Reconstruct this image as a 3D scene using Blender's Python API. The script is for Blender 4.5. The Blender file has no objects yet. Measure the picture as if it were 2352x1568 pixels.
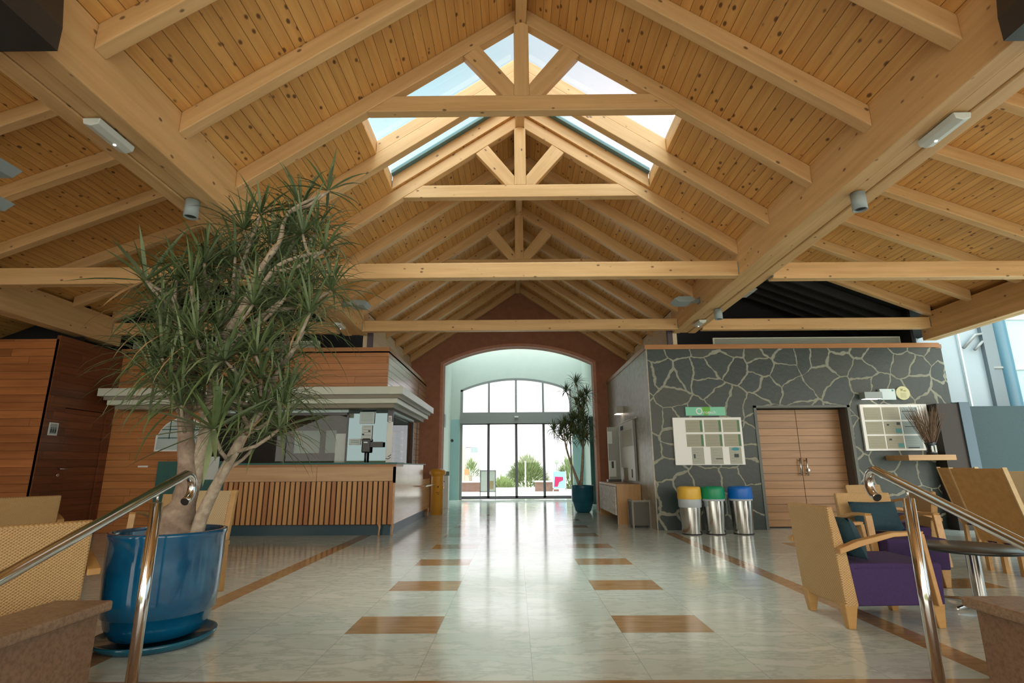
import bpy, bmesh, math, random
from mathutils import Vector, Matrix
from math import radians, sin, cos, pi, atan, atan2, sqrt
random.seed(7)
SC = bpy.context.scene
COL = SC.collection
# ---------------------------------------------------------------- camera
F_PX = 1220.0
PITCH = atan(289/1220.); YAW = radians(0.33); ROLL = radians(0.35)
fwd = Vector((-sin(YAW)*cos(PITCH), cos(YAW)*cos(PITCH), sin(PITCH)))
rt = Vector((cos(YAW), sin(YAW), 0)); up = rt.cross(fwd)
rt2 = rt*cos(ROLL)-up*sin(ROLL); up2 = rt*sin(ROLL)+up*cos(ROLL)
cd = bpy.data.cameras.new('camera'); cam = bpy.data.objects.new('camera', cd); COL.objects.link(cam)
M = Matrix((rt2, up2, -fwd)).transposed().to_4x4(); M.translation = (0, 0, 1.08)
cam.matrix_world = M
cd.sensor_fit = 'HORIZONTAL'; cd.sensor_width = 36; cd.lens = F_PX/2352*36; cd.clip_start = .05; cd.clip_end = 400
SC.camera = cam
# ---------------------------------------------------------------- world
SC.view_settings.view_transform = 'Standard'; SC.view_settings.look = 'None'
SC.view_settings.gamma = 1; SC.view_settings.use_curve_mapping = False
SC.view_settings.exposure = 0.15
W = bpy.data.worlds.new('sky'); SC.world = W; W.use_nodes = True
nt = W.node_tree; nt.nodes.clear()
def wn(t, **k):
    n = nt.nodes.new(t)
    for a, b in k.items(): setattr(n, a, b)
    return n
def wmath(op, a, b=None, clamp=False):
    n = wn('ShaderNodeMath', operation=op, use_clamp=clamp)
    for i, v in enumerate((a, b)):
        if v is None: continue
        if isinstance(v, (int, float)): n.inputs[i].default_value = v
        else: nt.links.new(v, n.inputs[i])
    return n.outputs[0]
def wmix(fac, a, b):
    n = wn('ShaderNodeMix', data_type='RGBA')
    nt.links.new(fac, n.inputs[0])
    for i, v in ((6, a), (7, b)):
        if isinstance(v, tuple): n.inputs[i].default_value = (*v, 1)
        else: nt.links.new(v, n.inputs[i])
    return n.outputs[2]
tc = wn('ShaderNodeTexCoord'); sp = wn('ShaderNodeSeparateXYZ'); nt.links.new(tc.outputs['Generated'], sp.inputs[0])
X, Y, Z = sp.outputs
side = wmath('ADD', wmath('MULTIPLY', X, 2.6), .5, True)                 # cyan towards the left, hazy white towards the right
upf = wmath('MULTIPLY', wmath('SUBTRACT', Z, .28), 2.6, True)
sky_up = wmix(side, (.33, .72, .84), (.88, .84, .90))
ahead = wmix(upf, (1.7, 1.68, 1.72), sky_up)
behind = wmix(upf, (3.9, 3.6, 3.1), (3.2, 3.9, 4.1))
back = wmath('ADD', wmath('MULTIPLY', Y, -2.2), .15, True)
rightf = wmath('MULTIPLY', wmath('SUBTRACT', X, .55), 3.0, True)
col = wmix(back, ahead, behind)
col = wmix(rightf, col, (.72, .90, .95))
high = wmath('MULTIPLY', wmath('SUBTRACT', Z, .86), 8.0, True)
col = wmix(high, col, (15., 15.5, 14.))
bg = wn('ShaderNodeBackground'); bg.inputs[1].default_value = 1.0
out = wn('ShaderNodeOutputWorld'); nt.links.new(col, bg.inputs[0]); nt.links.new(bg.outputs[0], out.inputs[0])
# ---------------------------------------------------------------- materials
def mat(name, color=(.5, .5, .5), rough=.5, metal=0.0, spec=.5, **k):
    m = bpy.data.materials.new(name); m.use_nodes = True
    b = m.node_tree.nodes['Principled BSDF']
    b.inputs['Base Color'].default_value = (*color, 1); b.inputs['Roughness'].default_value = rough
    b.inputs['Metallic'].default_value = metal; b.inputs['Specular IOR Level'].default_value = spec
    for a, v in k.items(): b.inputs[a.replace('_', ' ')].default_value = v
    return m
class NB:
    def __init__(s, m): s.m = m; s.t = m.node_tree; s.b = s.t.nodes['Principled BSDF']
    def n(s, t, **k):
        o = s.t.nodes.new(t)
        for a, b in k.items(): setattr(o, a, b)
        return o
    def put(s, sock, v):
        if v is None: return
        if hasattr(v, 'is_linked') or hasattr(v, 'links'): s.t.links.new(v, sock)
        elif isinstance(v, tuple) and sock.type == 'RGBA': sock.default_value = (*v, 1)
        else: sock.default_value = v
    def m2(s, op, a, b=None, c=None, clamp=False):
        o = s.n('ShaderNodeMath', operation=op, use_clamp=clamp)
        for i, v in enumerate((a, b, c)): s.put(o.inputs[i], v)
        return o.outputs[0]
    def obj(s, rnd=False):
        o = s.n('ShaderNodeTexCoord').outputs['Object']
        if rnd:
            r = s.n('ShaderNodeObjectInfo').outputs['Random']
            c = s.n('ShaderNodeCombineXYZ')
            for i, f in enumerate((37., 53., 19.)): s.put(c.inputs[i], s.m2('MULTIPLY', r, f))
            a = s.n('ShaderNodeVectorMath', operation='ADD'); s.put(a.inputs[0], o); s.put(a.inputs[1], c.outputs[0]); o = a.outputs[0]
        return o
    def sep(s, v): o = s.n('ShaderNodeSeparateXYZ'); s.put(o.inputs[0], v); return o.outputs
    def comb(s, x, y, z):
        o = s.n('ShaderNodeCombineXYZ')
        for i, v in enumerate((x, y, z)): s.put(o.inputs[i], v)
        return o.outputs[0]
    def scale(s, v, sc):
        o = s.n('ShaderNodeVectorMath', operation='MULTIPLY'); s.put(o.inputs[0], v); o.inputs[1].default_value = sc; return o.outputs[0]
    def noise(s, v, scale=5., detail=3., rough=.5):
        o = s.n('ShaderNodeTexNoise'); s.put(o.inputs['Vector'], v); o.inputs['Scale'].default_value = scale
        o.inputs['Detail'].default_value = detail; o.inputs['Roughness'].default_value = rough; return o.outputs[0]
    def wnoise(s, w):
        o = s.n('ShaderNodeTexWhiteNoise', noise_dimensions='1D'); s.put(o.inputs['W'], w); return o.outputs[0]
    def ramp(s, f, *stops):
        o = s.n('ShaderNodeValToRGB'); s.put(o.inputs[0], f); e = o.color_ramp.elements
        while len(e) < len(stops): e.new(.5)
        for i, (p, c) in enumerate(stops): e[i].position = p; e[i].color = (*c, 1) if len(c) == 3 else c
        return o.outputs[0]
    def mix(s, f, a, b, mode='MIX'):
        o = s.n('ShaderNodeMix', data_type='RGBA', blend_type=mode)
        s.put(o.inputs[0], f); s.put(o.inputs[6], a); s.put(o.inputs[7], b); return o.outputs[2]
    def col(s, v): s.put(s.b.inputs['Base Color'], v)
    def bump(s, h, dist=.01, strength=.6):
        o = s.n('ShaderNodeBump'); o.inputs['Distance'].default_value = dist; o.inputs['Strength'].default_value = strength
        s.put(o.inputs['Height'], h); s.put(s.b.inputs['Normal'], o.outputs[0])
def sstep(N, v, a, b):
    o = N.n('ShaderNodeMapRange', interpolation_type='SMOOTHSTEP'); N.put(o.inputs[0], v)
    o.inputs[1].default_value = a; o.inputs[2].default_value = b; return o.outputs[0]
def knots(N, v, axis, sc=8.5, thr=.15):
    s = [sc]*3; s[axis] = sc*.6
    o = N.n('ShaderNodeTexVoronoi'); N.put(o.inputs['Vector'], N.scale(v, tuple(s))); o.inputs['Scale'].default_value = 1.0
    o.inputs['Randomness'].default_value = 1.0
    keep = N.m2('GREATER_THAN', N.sep(o.outputs['Color'])[0], .35)
    k = N.m2('SUBTRACT', 1.0, sstep(N, o.outputs['Distance'], thr*.45, thr))
    return N.m2('MULTIPLY', k, keep)
def pine(name, axis, c=(.77, .49, .23), c2=(.60, .35, .14), rough=.5, lam=None, kn=True, rnd=True):
    m = mat(name, c, rough); N = NB(m); v = N.obj(rnd)
    s = [14., 14., 14.]; s[axis] = .9
    g = N.noise(N.scale(v, tuple(s)), 1.0, 4., .6)
    big = N.noise(v, 1.3, 2.)
    colr = N.ramp(g, (.3, c2), (.62, c))
    colr = N.mix(N.m2('MULTIPLY', big, .45), colr, tuple(x*.72 for x in c))
    if lam is not None:
        q = N.m2('FLOOR', N.m2('MULTIPLY', N.sep(v)[lam], 22.))
        colr = N.mix(N.m2('MULTIPLY', N.wnoise(q), .22), colr, (.42, .25, .11))
    if kn: colr = N.mix(N.m2('MULTIPLY', knots(N, v, axis), .85), colr, (.11, .045, .015))
    N.col(colr); return m
def boards(name, along, across, width, c, c2, groove=.06, rough=.45, length=None, knotty=True, var=.5, dark=(.05, .02, .005), spec=.5):
    """timber boarding: boards run along one axis and repeat across another"""
    m = mat(name, c, rough, spec=spec); N = NB(m); v = N.obj(); S = N.sep(v)
    t = N.m2('DIVIDE', S[across], width); row = N.m2('FLOOR', t); fr = N.m2('FRACT', t)
    u = S[along]; r1 = N.wnoise(row)
    if length:
        q = N.m2('ADD', N.m2('DIVIDE', u, length), N.m2('MULTIPLY', r1, 7.3))
        seg = N.m2('FLOOR', q); idn = N.wnoise(N.m2('ADD', N.m2('MULTIPLY', seg, 13.7), row))
        ef = N.m2('FRACT', q); endl = N.m2('LESS_THAN', ef, .006/length*1.0)
    else: idn = r1; endl = None
    s = [16., 16., 16.]; s[along] = 1.0
    off = N.comb(N.m2('MULTIPLY', idn, 91.), N.m2('MULTIPLY', idn, 57.), N.m2('MULTIPLY', idn, 23.))
    a = N.n('ShaderNodeVectorMath', operation='ADD'); N.put(a.inputs[0], v); N.put(a.inputs[1], off); vv = a.outputs[0]
    g = N.noise(N.scale(vv, tuple(s)), 1.0, 4., .6)
    colr = N.ramp(g, (.3, c2), (.65, c))
    colr = N.mix(N.m2('MULTIPLY', idn, var), colr, tuple(x*.5 for x in c2))
    if knotty: colr = N.mix(N.m2('MULTIPLY', knots(N, vv, along, 11.0, .24), .92), colr, (.10, .035, .01))
    d = N.m2('ABSOLUTE', N.m2('SUBTRACT', fr, .5)); gr = sstep(N, d, .5-groove, .5-groove*.4)
    if endl is not None: gr = N.m2('MAXIMUM', gr, endl)
    colr = N.mix(N.m2('MULTIPLY', gr, .75), colr, dark)
    N.col(colr); N.bump(N.m2('SUBTRACT', 1.0, gr), .006, .7); return m
def stonewall(name):
    m = mat(name, (.05, .06, .055), .5); N = NB(m); S = N.sep(N.obj())
    u = N.m2('ADD', S[0], S[1]); v = N.comb(u, S[2], 0.0)
    dn = N.n('ShaderNodeTexNoise'); N.put(dn.inputs['Vector'], v); dn.inputs['Scale'].default_value = 2.2; dn.inputs['Detail'].default_value = 3
    dv = N.n('ShaderNodeVectorMath', operation='MULTIPLY_ADD'); N.put(dv.inputs[0], dn.outputs['Color']); dv.inputs[1].default_value = (.30, .30, 0); N.put(dv.inputs[2], v)
    vv = dv.outputs[0]
    e = N.n('ShaderNodeTexVoronoi', feature='DISTANCE_TO_EDGE', voronoi_dimensions='2D'); N.put(e.inputs['Vector'], vv); e.inputs['Scale'].default_value = 2.5
    f = N.n('ShaderNodeTexVoronoi', feature='F1', voronoi_dimensions='2D'); N.put(f.inputs['Vector'], vv); f.inputs['Scale'].default_value = 2.5
    wob = N.noise(v, 9., 3.)
    dist = N.m2('ADD', e.outputs['Distance'], N.m2('MULTIPLY', N.m2('SUBTRACT', wob, .5), .085))
    lf = N.noise(v, 1.7, 2.)
    dist = N.m2('ADD', dist, N.m2('MULTIPLY', N.m2('SUBTRACT', lf, .52), .09))
    mask = sstep(N, dist, .030, .052)          # 1 on stone
    idc = N.sep(f.outputs['Color'])[0]
    st = N.ramp(idc, (0, (.010, .021, .020)), (.35, (.023, .040, .037)), (.6, (.014, .032, .036)), (1, (.042, .048, .036)))
    n2 = N.noise(v, 14., 5., .65)
    st = N.mix(N.m2('MULTIPLY', n2, .5), st, (.060, .080, .073))
    mo = N.mix(N.noise(v, 30., 2.), (.35, .36, .29), (.20, .215, .18))
    N.col(N.mix(mask, mo, st))
    N.bump(N.m2('ADD', N.m2('MULTIPLY', mask, .7), N.m2('MULTIPLY', n2, .5)), .02, .6)
    N.put(N.b.inputs['Roughness'], N.m2('SUBTRACT', .85, N.m2('MULTIPLY', mask, .42)))
    return m
def marble(name):
    m = mat(name, (.55, .6, .56), .1, spec=1.0); N = NB(m); v = N.obj(); S = N.sep(v)
    tx = N.m2('DIVIDE', N.m2('SUBTRACT', S[0], -.54), .62); ty = N.m2('DIVIDE', N.m2('SUBTRACT', S[1], 3.91), .4235)
    cx_ = N.m2('FLOOR', tx); cy_ = N.m2('FLOOR', ty)
    fx = N.m2('FRACT', tx); fy = N.m2('FRACT', ty)
    idn = N.wnoise(N.m2('ADD', N.m2('MULTIPLY', cx_, 17.3), N.m2('MULTIPLY', cy_, 5.9)))
    off = N.comb(N.m2('MULTIPLY', idn, 31.), N.m2('MULTIPLY', idn, 71.), 0.0)
    a = N.n('ShaderNodeVectorMath', operation='ADD'); N.put(a.inputs[0], v); N.put(a.inputs[1], off)
    n1 = N.noise(N.scale(a.outputs[0], (1., 2.6, 1.)), 2.2, 6., .62)
    ve = sstep(N, N.m2('ABSOLUTE', N.m2('SUBTRACT', n1, .52)), 0., .05)
    base = N.ramp(n1, (.25, (.54, .64, .60)), (.7, (.70, .78, .73)))
    base = N.mix(N.m2('MULTIPLY', N.m2('SUBTRACT', 1., ve), .3), base, (.22, .27, .25))
    base = N.mix(N.m2('MULTIPLY', idn, .25), base, (.54, .58, .52))
    # brown inlay tiles and stripes
    gn = N.noise(N.scale(v, (2., 12., 1.)), 2., 4.)
    br = N.ramp(gn, (.3, (.33, .20, .09)), (.7, (.46, .30, .15)))
    def band(val, lo, hi): return N.m2('MULTIPLY', N.m2('GREATER_THAN', val, lo), N.m2('LESS_THAN', val, hi))
    xs = N.m2('MAXIMUM', band(S[0], -1.16, -.54), band(S[0], .70, 1.32))
    ry = N.m2('MULTIPLY', N.m2('FRACT', N.m2('DIVIDE', N.m2('SUBTRACT', S[1], 3.91), 1.2705)), 3.)
    msk = N.m2('MULTIPLY', xs, N.m2('MULTIPLY', N.m2('LESS_THAN', ry, 1.), band(S[1], 3.8, 13.6)))
    xo = N.m2('MAXIMUM', band(S[0], -4.88, -4.26), band(S[0], 3.80, 4.42))
    ry2 = N.m2('MULTIPLY', N.m2('FRACT', N.m2('DIVIDE', N.m2('SUBTRACT', S[1], 5.18), 2.541)), 6.)
    msk = N.m2('MAXIMUM', msk, N.m2('MULTIPLY', xo, N.m2('MULTIPLY', N.m2('LESS_THAN', ry2, 1.), band(S[1], 3.2, 9.2))))
    stp = N.m2('MAXIMUM', band(S[0], -2.58, -2.40), band(S[0], 2.47, 2.64))
    msk = N.m2('MAXIMUM', msk, N.m2('MULTIPLY', stp, band(S[1], 3.1, 9.4)))
    msk = N.m2('MAXIMUM', msk, N.m2('LESS_THAN', S[1], 3.10))
    colr = N.mix(msk, base, br)
    jx = N.m2('LESS_THAN', fx, .006); jy = N.m2('LESS_THAN', fy, .008)
    j = N.m2('MULTIPLY', N.m2('MAXIMUM', jx, jy), .45)
    N.col(N.mix(j, colr, (.16, .18, .16)))
    N.put(N.b.inputs['Roughness'], N.m2('ADD', .07, N.m2('MULTIPLY', N.noise(v, 3., 3.), .12)))
    wav = N.noise(N.scale(v, (1., 1., 1.)), 1.6, 1.)
    N.bump(wav, .004, .25)
    return m
def speck(name, c, c2, sc=60., rough=.6):
    m = mat(name, c, rough); N = NB(m); v = N.obj()
    n = N.noise(v, sc, 4., .7); n2 = N.noise(v, sc*.15, 3.)
    k = N.ramp(n, (.38, c2), (.58, c)); N.col(N.mix(N.m2('MULTIPLY', n2, .5), k, tuple(x*.75 for x in c2))); return m
def wicker(name, c=(.56, .36, .15), c2=(.26, .14, .05), fr=300.):
    m = mat(name, c, .5); N = NB(m); S = N.sep(N.obj())
    u = N.m2('ADD', S[0], S[1]); w = S[2]
    a = N.m2('SINE', N.m2('MULTIPLY', u, fr)); b = N.m2('SINE', N.m2('MULTIPLY', w, fr*1.3))
    h = N.m2('ADD', N.m2('MULTIPLY', N.m2('MULTIPLY', a, b), .5), .5)
    n = N.noise(N.obj(), 25., 3.)
    k = N.ramp(h, (.1, c2), (.55, c)); N.col(N.mix(N.m2('MULTIPLY', n, .35), k, (.56, .40, .20))); N.bump(h, .004, .8); return m
def noisy(name, c, c2, sc=8., rough=.5, detail=4., bump=0., **k):
    m = mat(name, c, rough, **k); N = NB(m); n = N.noise(N.obj(), sc, detail, .6); N.col(N.ramp(n, (.3, c2), (.7, c)))
    if bump: N.bump(n, bump, .5)
    return m
def brushed(name, c, rough=.25):
    m = mat(name, c, rough, 1.0); N = NB(m); n = N.noise(N.scale(N.obj(), (40., 40., 1.5)), 1., 3.)
    N.put(N.b.inputs['Roughness'], N.m2('ADD', rough*.7, N.m2('MULTIPLY', n, rough*.7))); return m
def glassmat(name, tint=(1, 1, 1), alpha=.12, rough=.0):
    """thin architectural glass: mostly clear, fresnel reflection"""
    m = bpy.data.materials.new(name); m.use_nodes = True; t = m.node_tree; t.nodes.clear()
    o = t.nodes.new('ShaderNodeOutputMaterial'); mx = t.nodes.new('ShaderNodeMixShader')
    tr = t.nodes.new('ShaderNodeBsdfTransparent'); gl = t.nodes.new('ShaderNodeBsdfGlossy'); fr = t.nodes.new('ShaderNodeFresnel')
    fr.inputs[0].default_value = 1.5; ad0 = 1.0 if 'office' not in name else (.15 if 'side' in name else .5); tr.inputs[0].default_value = (*tint, 1); gl.inputs['Roughness'].default_value = rough
    ad = t.nodes.new('ShaderNodeMath'); ad.operation = 'MULTIPLY_ADD'; ad.inputs[1].default_value = 1.4*ad0; ad.inputs[2].default_value = alpha; ad.use_clamp = True
    t.links.new(fr.outputs[0], ad.inputs[0]); t.links.new(ad.outputs[0], mx.inputs[0]); t.links.new(tr.outputs[0], mx.inputs[1]); t.links.new(gl.outputs[0], mx.inputs[2]); t.links.new(mx.outputs[0], o.inputs[0])
    return m
P_X = pine('pine_glulam', 0, lam=2)
P_Y = pine('pine_glulam_y', 1, lam=2)
P_Z = pine('pine_post', 2)
P_PLATE = pine('lit_pine_plate', 1, (.80, .66, .46), (.68, .52, .33))  # pine paled to carry the light falling on the far plates
CEIL = boards('pine_ceiling_boards', 1, 0, .0826, (.74, .40, .125), (.58, .28, .075), groove=.032, length=None, var=.22)
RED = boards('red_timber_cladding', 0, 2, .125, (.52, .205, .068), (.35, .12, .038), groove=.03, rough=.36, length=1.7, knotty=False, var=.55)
RED_Y = boards('red_timber_cladding_y_shaded', 1, 2, .125, (.25, .080, .030), (.14, .042, .015), groove=.03, rough=.4, length=1.7, knotty=False, var=.5)  # darkened copy of the cladding, shade of the side face in its colour
CLAD = boards('office_timber_cladding', 0, 2, .125, (.56, .245, .085), (.42, .165, .052), groove=.03, rough=.33, length=2.3, knotty=False, var=.35)
CLAD_Y = boards('office_timber_cladding_side_lit', 1, 2, .125, (.56, .38, .24), (.44, .28, .17), groove=.04, rough=.2, length=2.3, knotty=False, var=.35, spec=.9)  # door light on the side planks lifted into the colour
DOORW = boards('door_timber', 0, 2, .135, (.42, .235, .11), (.31, .165, .07), groove=.035, rough=.4, knotty=False, var=.3)
TRIMW = pine('orange_timber_trim', 0, (.46, .21, .075), (.36, .15, .05), .4, kn=False)
TRIMW_Y = pine('orange_timber_trim_y', 1, (.50, .27, .12), (.40, .2, .08), .35, kn=False)
COUNTERW = pine('counter_timber', 0, (.60, .38, .20), (.47, .27, .13), .35, kn=False)
COUNTERW_Y = pine('counter_timber_side', 1, (.55, .33, .19), (.42, .24, .13), .15, kn=False)
CHAIRW = pine('chair_beech', 0, (.56, .33, .12), (.46, .25, .085), .38, kn=False, rnd=False)
CABW = pine('cabinet_oak', 2, (.50, .29, .11), (.38, .20, .07), .4, kn=False)
STONE = stonewall('slate_cladding')
MARBLE = marble('polished_marble_floor')
TERRA = noisy('terracotta_stucco', (.38, .16, .092), (.31, .13, .075), 7., .75, 5., .004)
TERRA2 = noisy('terracotta_trim', (.62, .30, .20), (.54, .25, .16), 9., .5)
TURQ = noisy('pale_turquoise_plaster', (.50, .58, .53), (.47, .55, .50), 2., .6)
TURQ2 = noisy('turquoise_plaster', (.30, .50, .50), (.28, .47, .47), 2., .6)
CREAM = noisy('canopy_metal', (.60, .64, .56), (.56, .60, .52), 2., .38)
WHITE = mat('white_paint', (.80, .83, .82), .45)
WHITEP = mat('white_plastic', (.72, .76, .74), .4)
PAPER = mat('paper', (.62, .70, .70), .7)
PAPER2 = mat('beige_paper', (.36, .36, .28), .7)
PAPER3 = mat('teal_print', (.10, .30, .30), .7)
INK = mat('dark_ink', (.05, .07, .07), .7)
BLACK = mat('shade_black', (.006, .006, .007), .8)  # black stands in for shade in the cavities and behind doors
BLACKM = mat('black_metal', (.02, .02, .022), .35)
DARKFR = mat('dark_anodised_frame', (.10, .10, .115), .4)
GREYFR = mat('grey_frame', (.22, .24, .24), .4)
NAVY = mat('navy_plinth', (.012, .055, .085), .4)
TEALP = noisy('dark_teal_panel', (.03, .14, .13), (.022, .11, .105), 3., .5)
TEALST = noisy('teal_stone_wall', (.016, .045, .052), (.012, .036, .043), 30., .6, 5., .004)
STEEL = brushed('brushed_steel', (.62, .63, .62), .16)
CHROME = mat('polished_steel_tube', (.70, .69, .68), .12, 1.0)
GREYL = mat('grey_lamp_body', (.30, .36, .37), .45)
LAMPW = mat('lamp_diffuser', (.62, .66, .62), .3)
LED = mat('small_led', (1, 1, 1), .5); LED.node_tree.nodes['Principled BSDF'].inputs['Emission Color'].default_value = (1, 1, .95, 1); LED.node_tree.nodes['Principled BSDF'].inputs['Emission Strength'].default_value = 3
WARM = mat('lit_lamp_slot', (1, 1, 1), .5); WARM.node_tree.nodes['Principled BSDF'].inputs['Emission Color'].default_value = (1, .85, .7, 1); WARM.node_tree.nodes['Principled BSDF'].inputs['Emission Strength'].default_value = 2.2
YEL = mat('yellow_plastic', (.74, .47, .06), .4); GRN = mat('green_plastic', (.0, .27, .12), .4); BLU = mat('blue_plastic', (.0, .13, .55), .4)
BAG = mat('bin_bag', (.45, .52, .58), .5)
ORANGE = mat('postbox_yellow', (.66, .31, .03), .35)
GLAZE = noisy('blue_glaze', (.004, .115, .25), (.002, .06, .15), 5., .09, 5.)
GLAZE.node_tree.nodes['Principled BSDF'].inputs['Coat Weight'].default_value = .6
GLAZE2 = noisy('teal_glaze', (.01, .12, .19), (.006, .08, .14), 5., .15)
GRANITE = speck('brown_granite', (.36, .25, .16), (.22, .14, .085), 45., .45)
GRAN_S = speck('brown_granite_face', (.30, .19, .12), (.20, .12, .07), 38., .6)
WICK = wicker('woven_rush'); WICK2 = wicker('pale_woven_rush', (.58, .46, .28), (.34, .23, .11), 290.)
PURP = noisy('purple_fabric', (.052, .028, .115), (.040, .021, .09), 60., .9)
TEALF = noisy('teal_cushion_fabric', (.018, .060, .085), (.012, .044, .066), 40., .85)
BARK = noisy('pale_bark', (.48, .41, .32), (.26, .20, .15), 22., .85, 5., .01)
BARK2 = noisy('trunk_bark', (.38, .30, .23), (.19, .13, .10), 14., .9, 6., .02)
LEAF = noisy('green_strap_leaf', (.14, .20, .075), (.065, .11, .040), 4., .5)
LEAF2 = noisy('grey_green_leaf', (.22, .28, .15), (.12, .17, .09), 4., .5)
LEAFD = noisy('dry_leaf', (.40, .26, .12), (.26, .15, .06), 6., .8)
HEDGE = noisy('hedge_leaf', (.42, .42, .14), (.22, .24, .08), 3., .8)
PALEGR = noisy('pale_foliage', (.30, .37, .18), (.17, .24, .10), 3., .8)
TERRACE = noisy('pale_paving', (.62, .60, .56), (.54, .52, .49), 1.5, .8)
TABLET = mat('dark_table_top', (.035, .038, .038), .3)
BROWNP = noisy('brown_planter', (.20, .11, .085), (.15, .08, .06), 8., .8)
ROOFM = mat('roof_skin', (.12, .10, .09), .8)
CLEAR = glassmat('clear_glass', (.97, .98, .98), .0)
SKYG = glassmat('skylight_glass', (.96, .98, .98), .0)
OFFG = glassmat('office_glass', (.75, .80, .78), .0)
OFFG2 = glassmat('office_side_glass', (.75, .80, .78), .0)
BROWNBK = mat('dark_brown_panel', (.025, .018, .015), .6)
BLUEBAND = mat('lit_side_blue_grey', (.08, .13, .17), .5)  # daylight on the divider's side face, put in as colour
EXTW = noisy('exterior_white_panel', (.27, .34, .38), (.25, .32, .36), 1.2, .35)
EXTL = mat('pale_blue_glazing', (.34, .49, .52), .15)
GREENS = mat('mint_sign', (.20, .60, .42), .5); GREEND = mat('leaf_green_print', (.12, .42, .04), .5)
MAG = mat('magenta_print', (.55, .02, .12), .6); PBLUE = mat('pale_blue_print', (.35, .55, .72), .6)
ORG = mat('orange_print', (.8, .25, .10), .6)
# ---------------------------------------------------------------- geometry helpers
class MB:
    def __init__(s): s.v = []; s.f = []; s.m = []; s.s = []
    def add(s, vs, fs, mi=0, smooth=False):
        b = len(s.v); s.v += [tuple(p) for p in vs]
        for f in fs: s.f.append([b+i for i in f]); s.m.append(mi); s.s.append(smooth)
        return s
    def box(s, x0, x1, y0, y1, z0, z1, mi=0):
        return s.add([(x, y, z) for z in (z0, z1) for y in (y0, y1) for x in (x0, x1)],
                     [(0, 2, 3, 1), (4, 5, 7, 6), (0, 1, 5, 4), (2, 6, 7, 3), (0, 4, 6, 2), (1, 3, 7, 5)], mi)
    def prism(s, poly, a0, a1, axis=1, mi=0):
        """poly in the two other axes (xz for axis 1, yz for axis 0, xy for axis 2), extruded from a0 to a1"""
        def P(p, a):
            return (p[0], a, p[1]) if axis == 1 else ((a, p[0], p[1]) if axis == 0 else (p[0], p[1], a))
        n = len(poly); vs = [P(p, a0) for p in poly]+[P(p, a1) for p in poly]
        fs = [list(range(n)), list(range(2*n-1, n-1, -1))]+[(i, i+n, (i+1) % n+n, (i+1) % n) for i in range(n)]
        return s.add(vs, fs, mi)
    def tube(s, pts, r, seg=10, mi=0, cap=True, smooth=True):
        pts = [Vector(p) for p in pts]; rs = r if isinstance(r, (list, tuple)) else [r]*len(pts)
        vs = []; prev = None
        for i, p in enumerate(pts):
            t = (pts[min(i+1, len(pts)-1)]-pts[max(i-1, 0)]).normalized()
            if prev is None: a = t.orthogonal().normalized()
            else: a = (prev-t*prev.dot(t)); a = a.normalized() if a.length > 1e-6 else t.orthogonal().normalized()
            prev = a; b = t.cross(a)
            for k in range(seg):
                an = 2*pi*k/seg; vs.append(p+(a*cos(an)+b*sin(an))*rs[i])
        fs = [(i*seg+k, i*seg+(k+1) % seg, (i+1)*seg+(k+1) % seg, (i+1)*seg+k) for i in range(len(pts)-1) for k in range(seg)]
        s.add(vs, fs, mi, smooth)
        if cap:
            b = len(s.v)-len(vs); s.f.append([b+k for k in range(seg-1, -1, -1)]); s.m.append(mi); s.s.append(False)
            s.f.append([b+(len(pts)-1)*seg+k for k in range(seg)]); s.m.append(mi); s.s.append(False)
        return s
    def lathe(s, prof, c=(0, 0), seg=32, mi=0, smooth=True):
        vs = [(c[0]+r*cos(2*pi*k/seg), c[1]+r*sin(2*pi*k/seg), z) for r, z in prof for k in range(seg)]
        fs = [(i*seg+k, i*seg+(k+1) % seg, (i+1)*seg+(k+1) % seg, (i+1)*seg+k) for i in range(len(prof)-1) for k in range(seg)]
        return s.add(vs, fs, mi, smooth)
    def disc(s, c, r, n=(0, 0, 1), seg=24, mi=0):
        c = Vector(c); n = Vector(n).normalized(); a = n.orthogonal().normalized(); b = n.cross(a)
        return s.add([c+(a*cos(2*pi*k/seg)+b*sin(2*pi*k/seg))*r for k in range(seg)], [list(range(seg))], mi)
    def build(s, name, mats, parent=None, world=False, bevel=0, fixn=True):
        me = bpy.data.meshes.new(name)
        off = Vector((0, 0, 0))
        if world and parent is not None:
            p = parent
            while p is not None: off += p.location; p = p.parent
        me.from_pydata([tuple(Vector(v)-off) for v in s.v], [], s.f)
        for m in (mats if isinstance(mats, (list, tuple)) else [mats]): me.materials.append(m)
        for i, p in enumerate(me.polygons): p.material_index = s.m[i]; p.use_smooth = s.s[i]
        if fixn:
            bm = bmesh.new(); bm.from_mesh(me); bmesh.ops.recalc_face_normals(bm, faces=bm.faces); bm.to_mesh(me); bm.free()
        me.update()
        o = bpy.data.objects.new(name, me); COL.objects.link(o)
        if parent is not None: o.parent = parent
        if bevel:
            b = o.modifiers.new('bevel', 'BEVEL'); b.width = bevel; b.segments = 2; b.limit_method = 'ANGLE'
        return o
def tag(o, label=None, cat=None, group=None, kind=None):
    if label: o['label'] = label
    if cat: o['category'] = cat
    if group: o['group'] = group
    if kind: o['kind'] = kind
    return o
def struct(o): o['kind'] = 'structure'; return o
def thing(name, label, cat, loc=(0, 0, 0), rz=0, group=None):
    o = bpy.data.objects.new(name, None); COL.objects.link(o); o.location = loc; o.rotation_euler.z = rz
    o.empty_display_size = .1
    return tag(o, label, cat, group)
def kids(o): return [c for c in COL.objects if c.parent == o]
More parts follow.
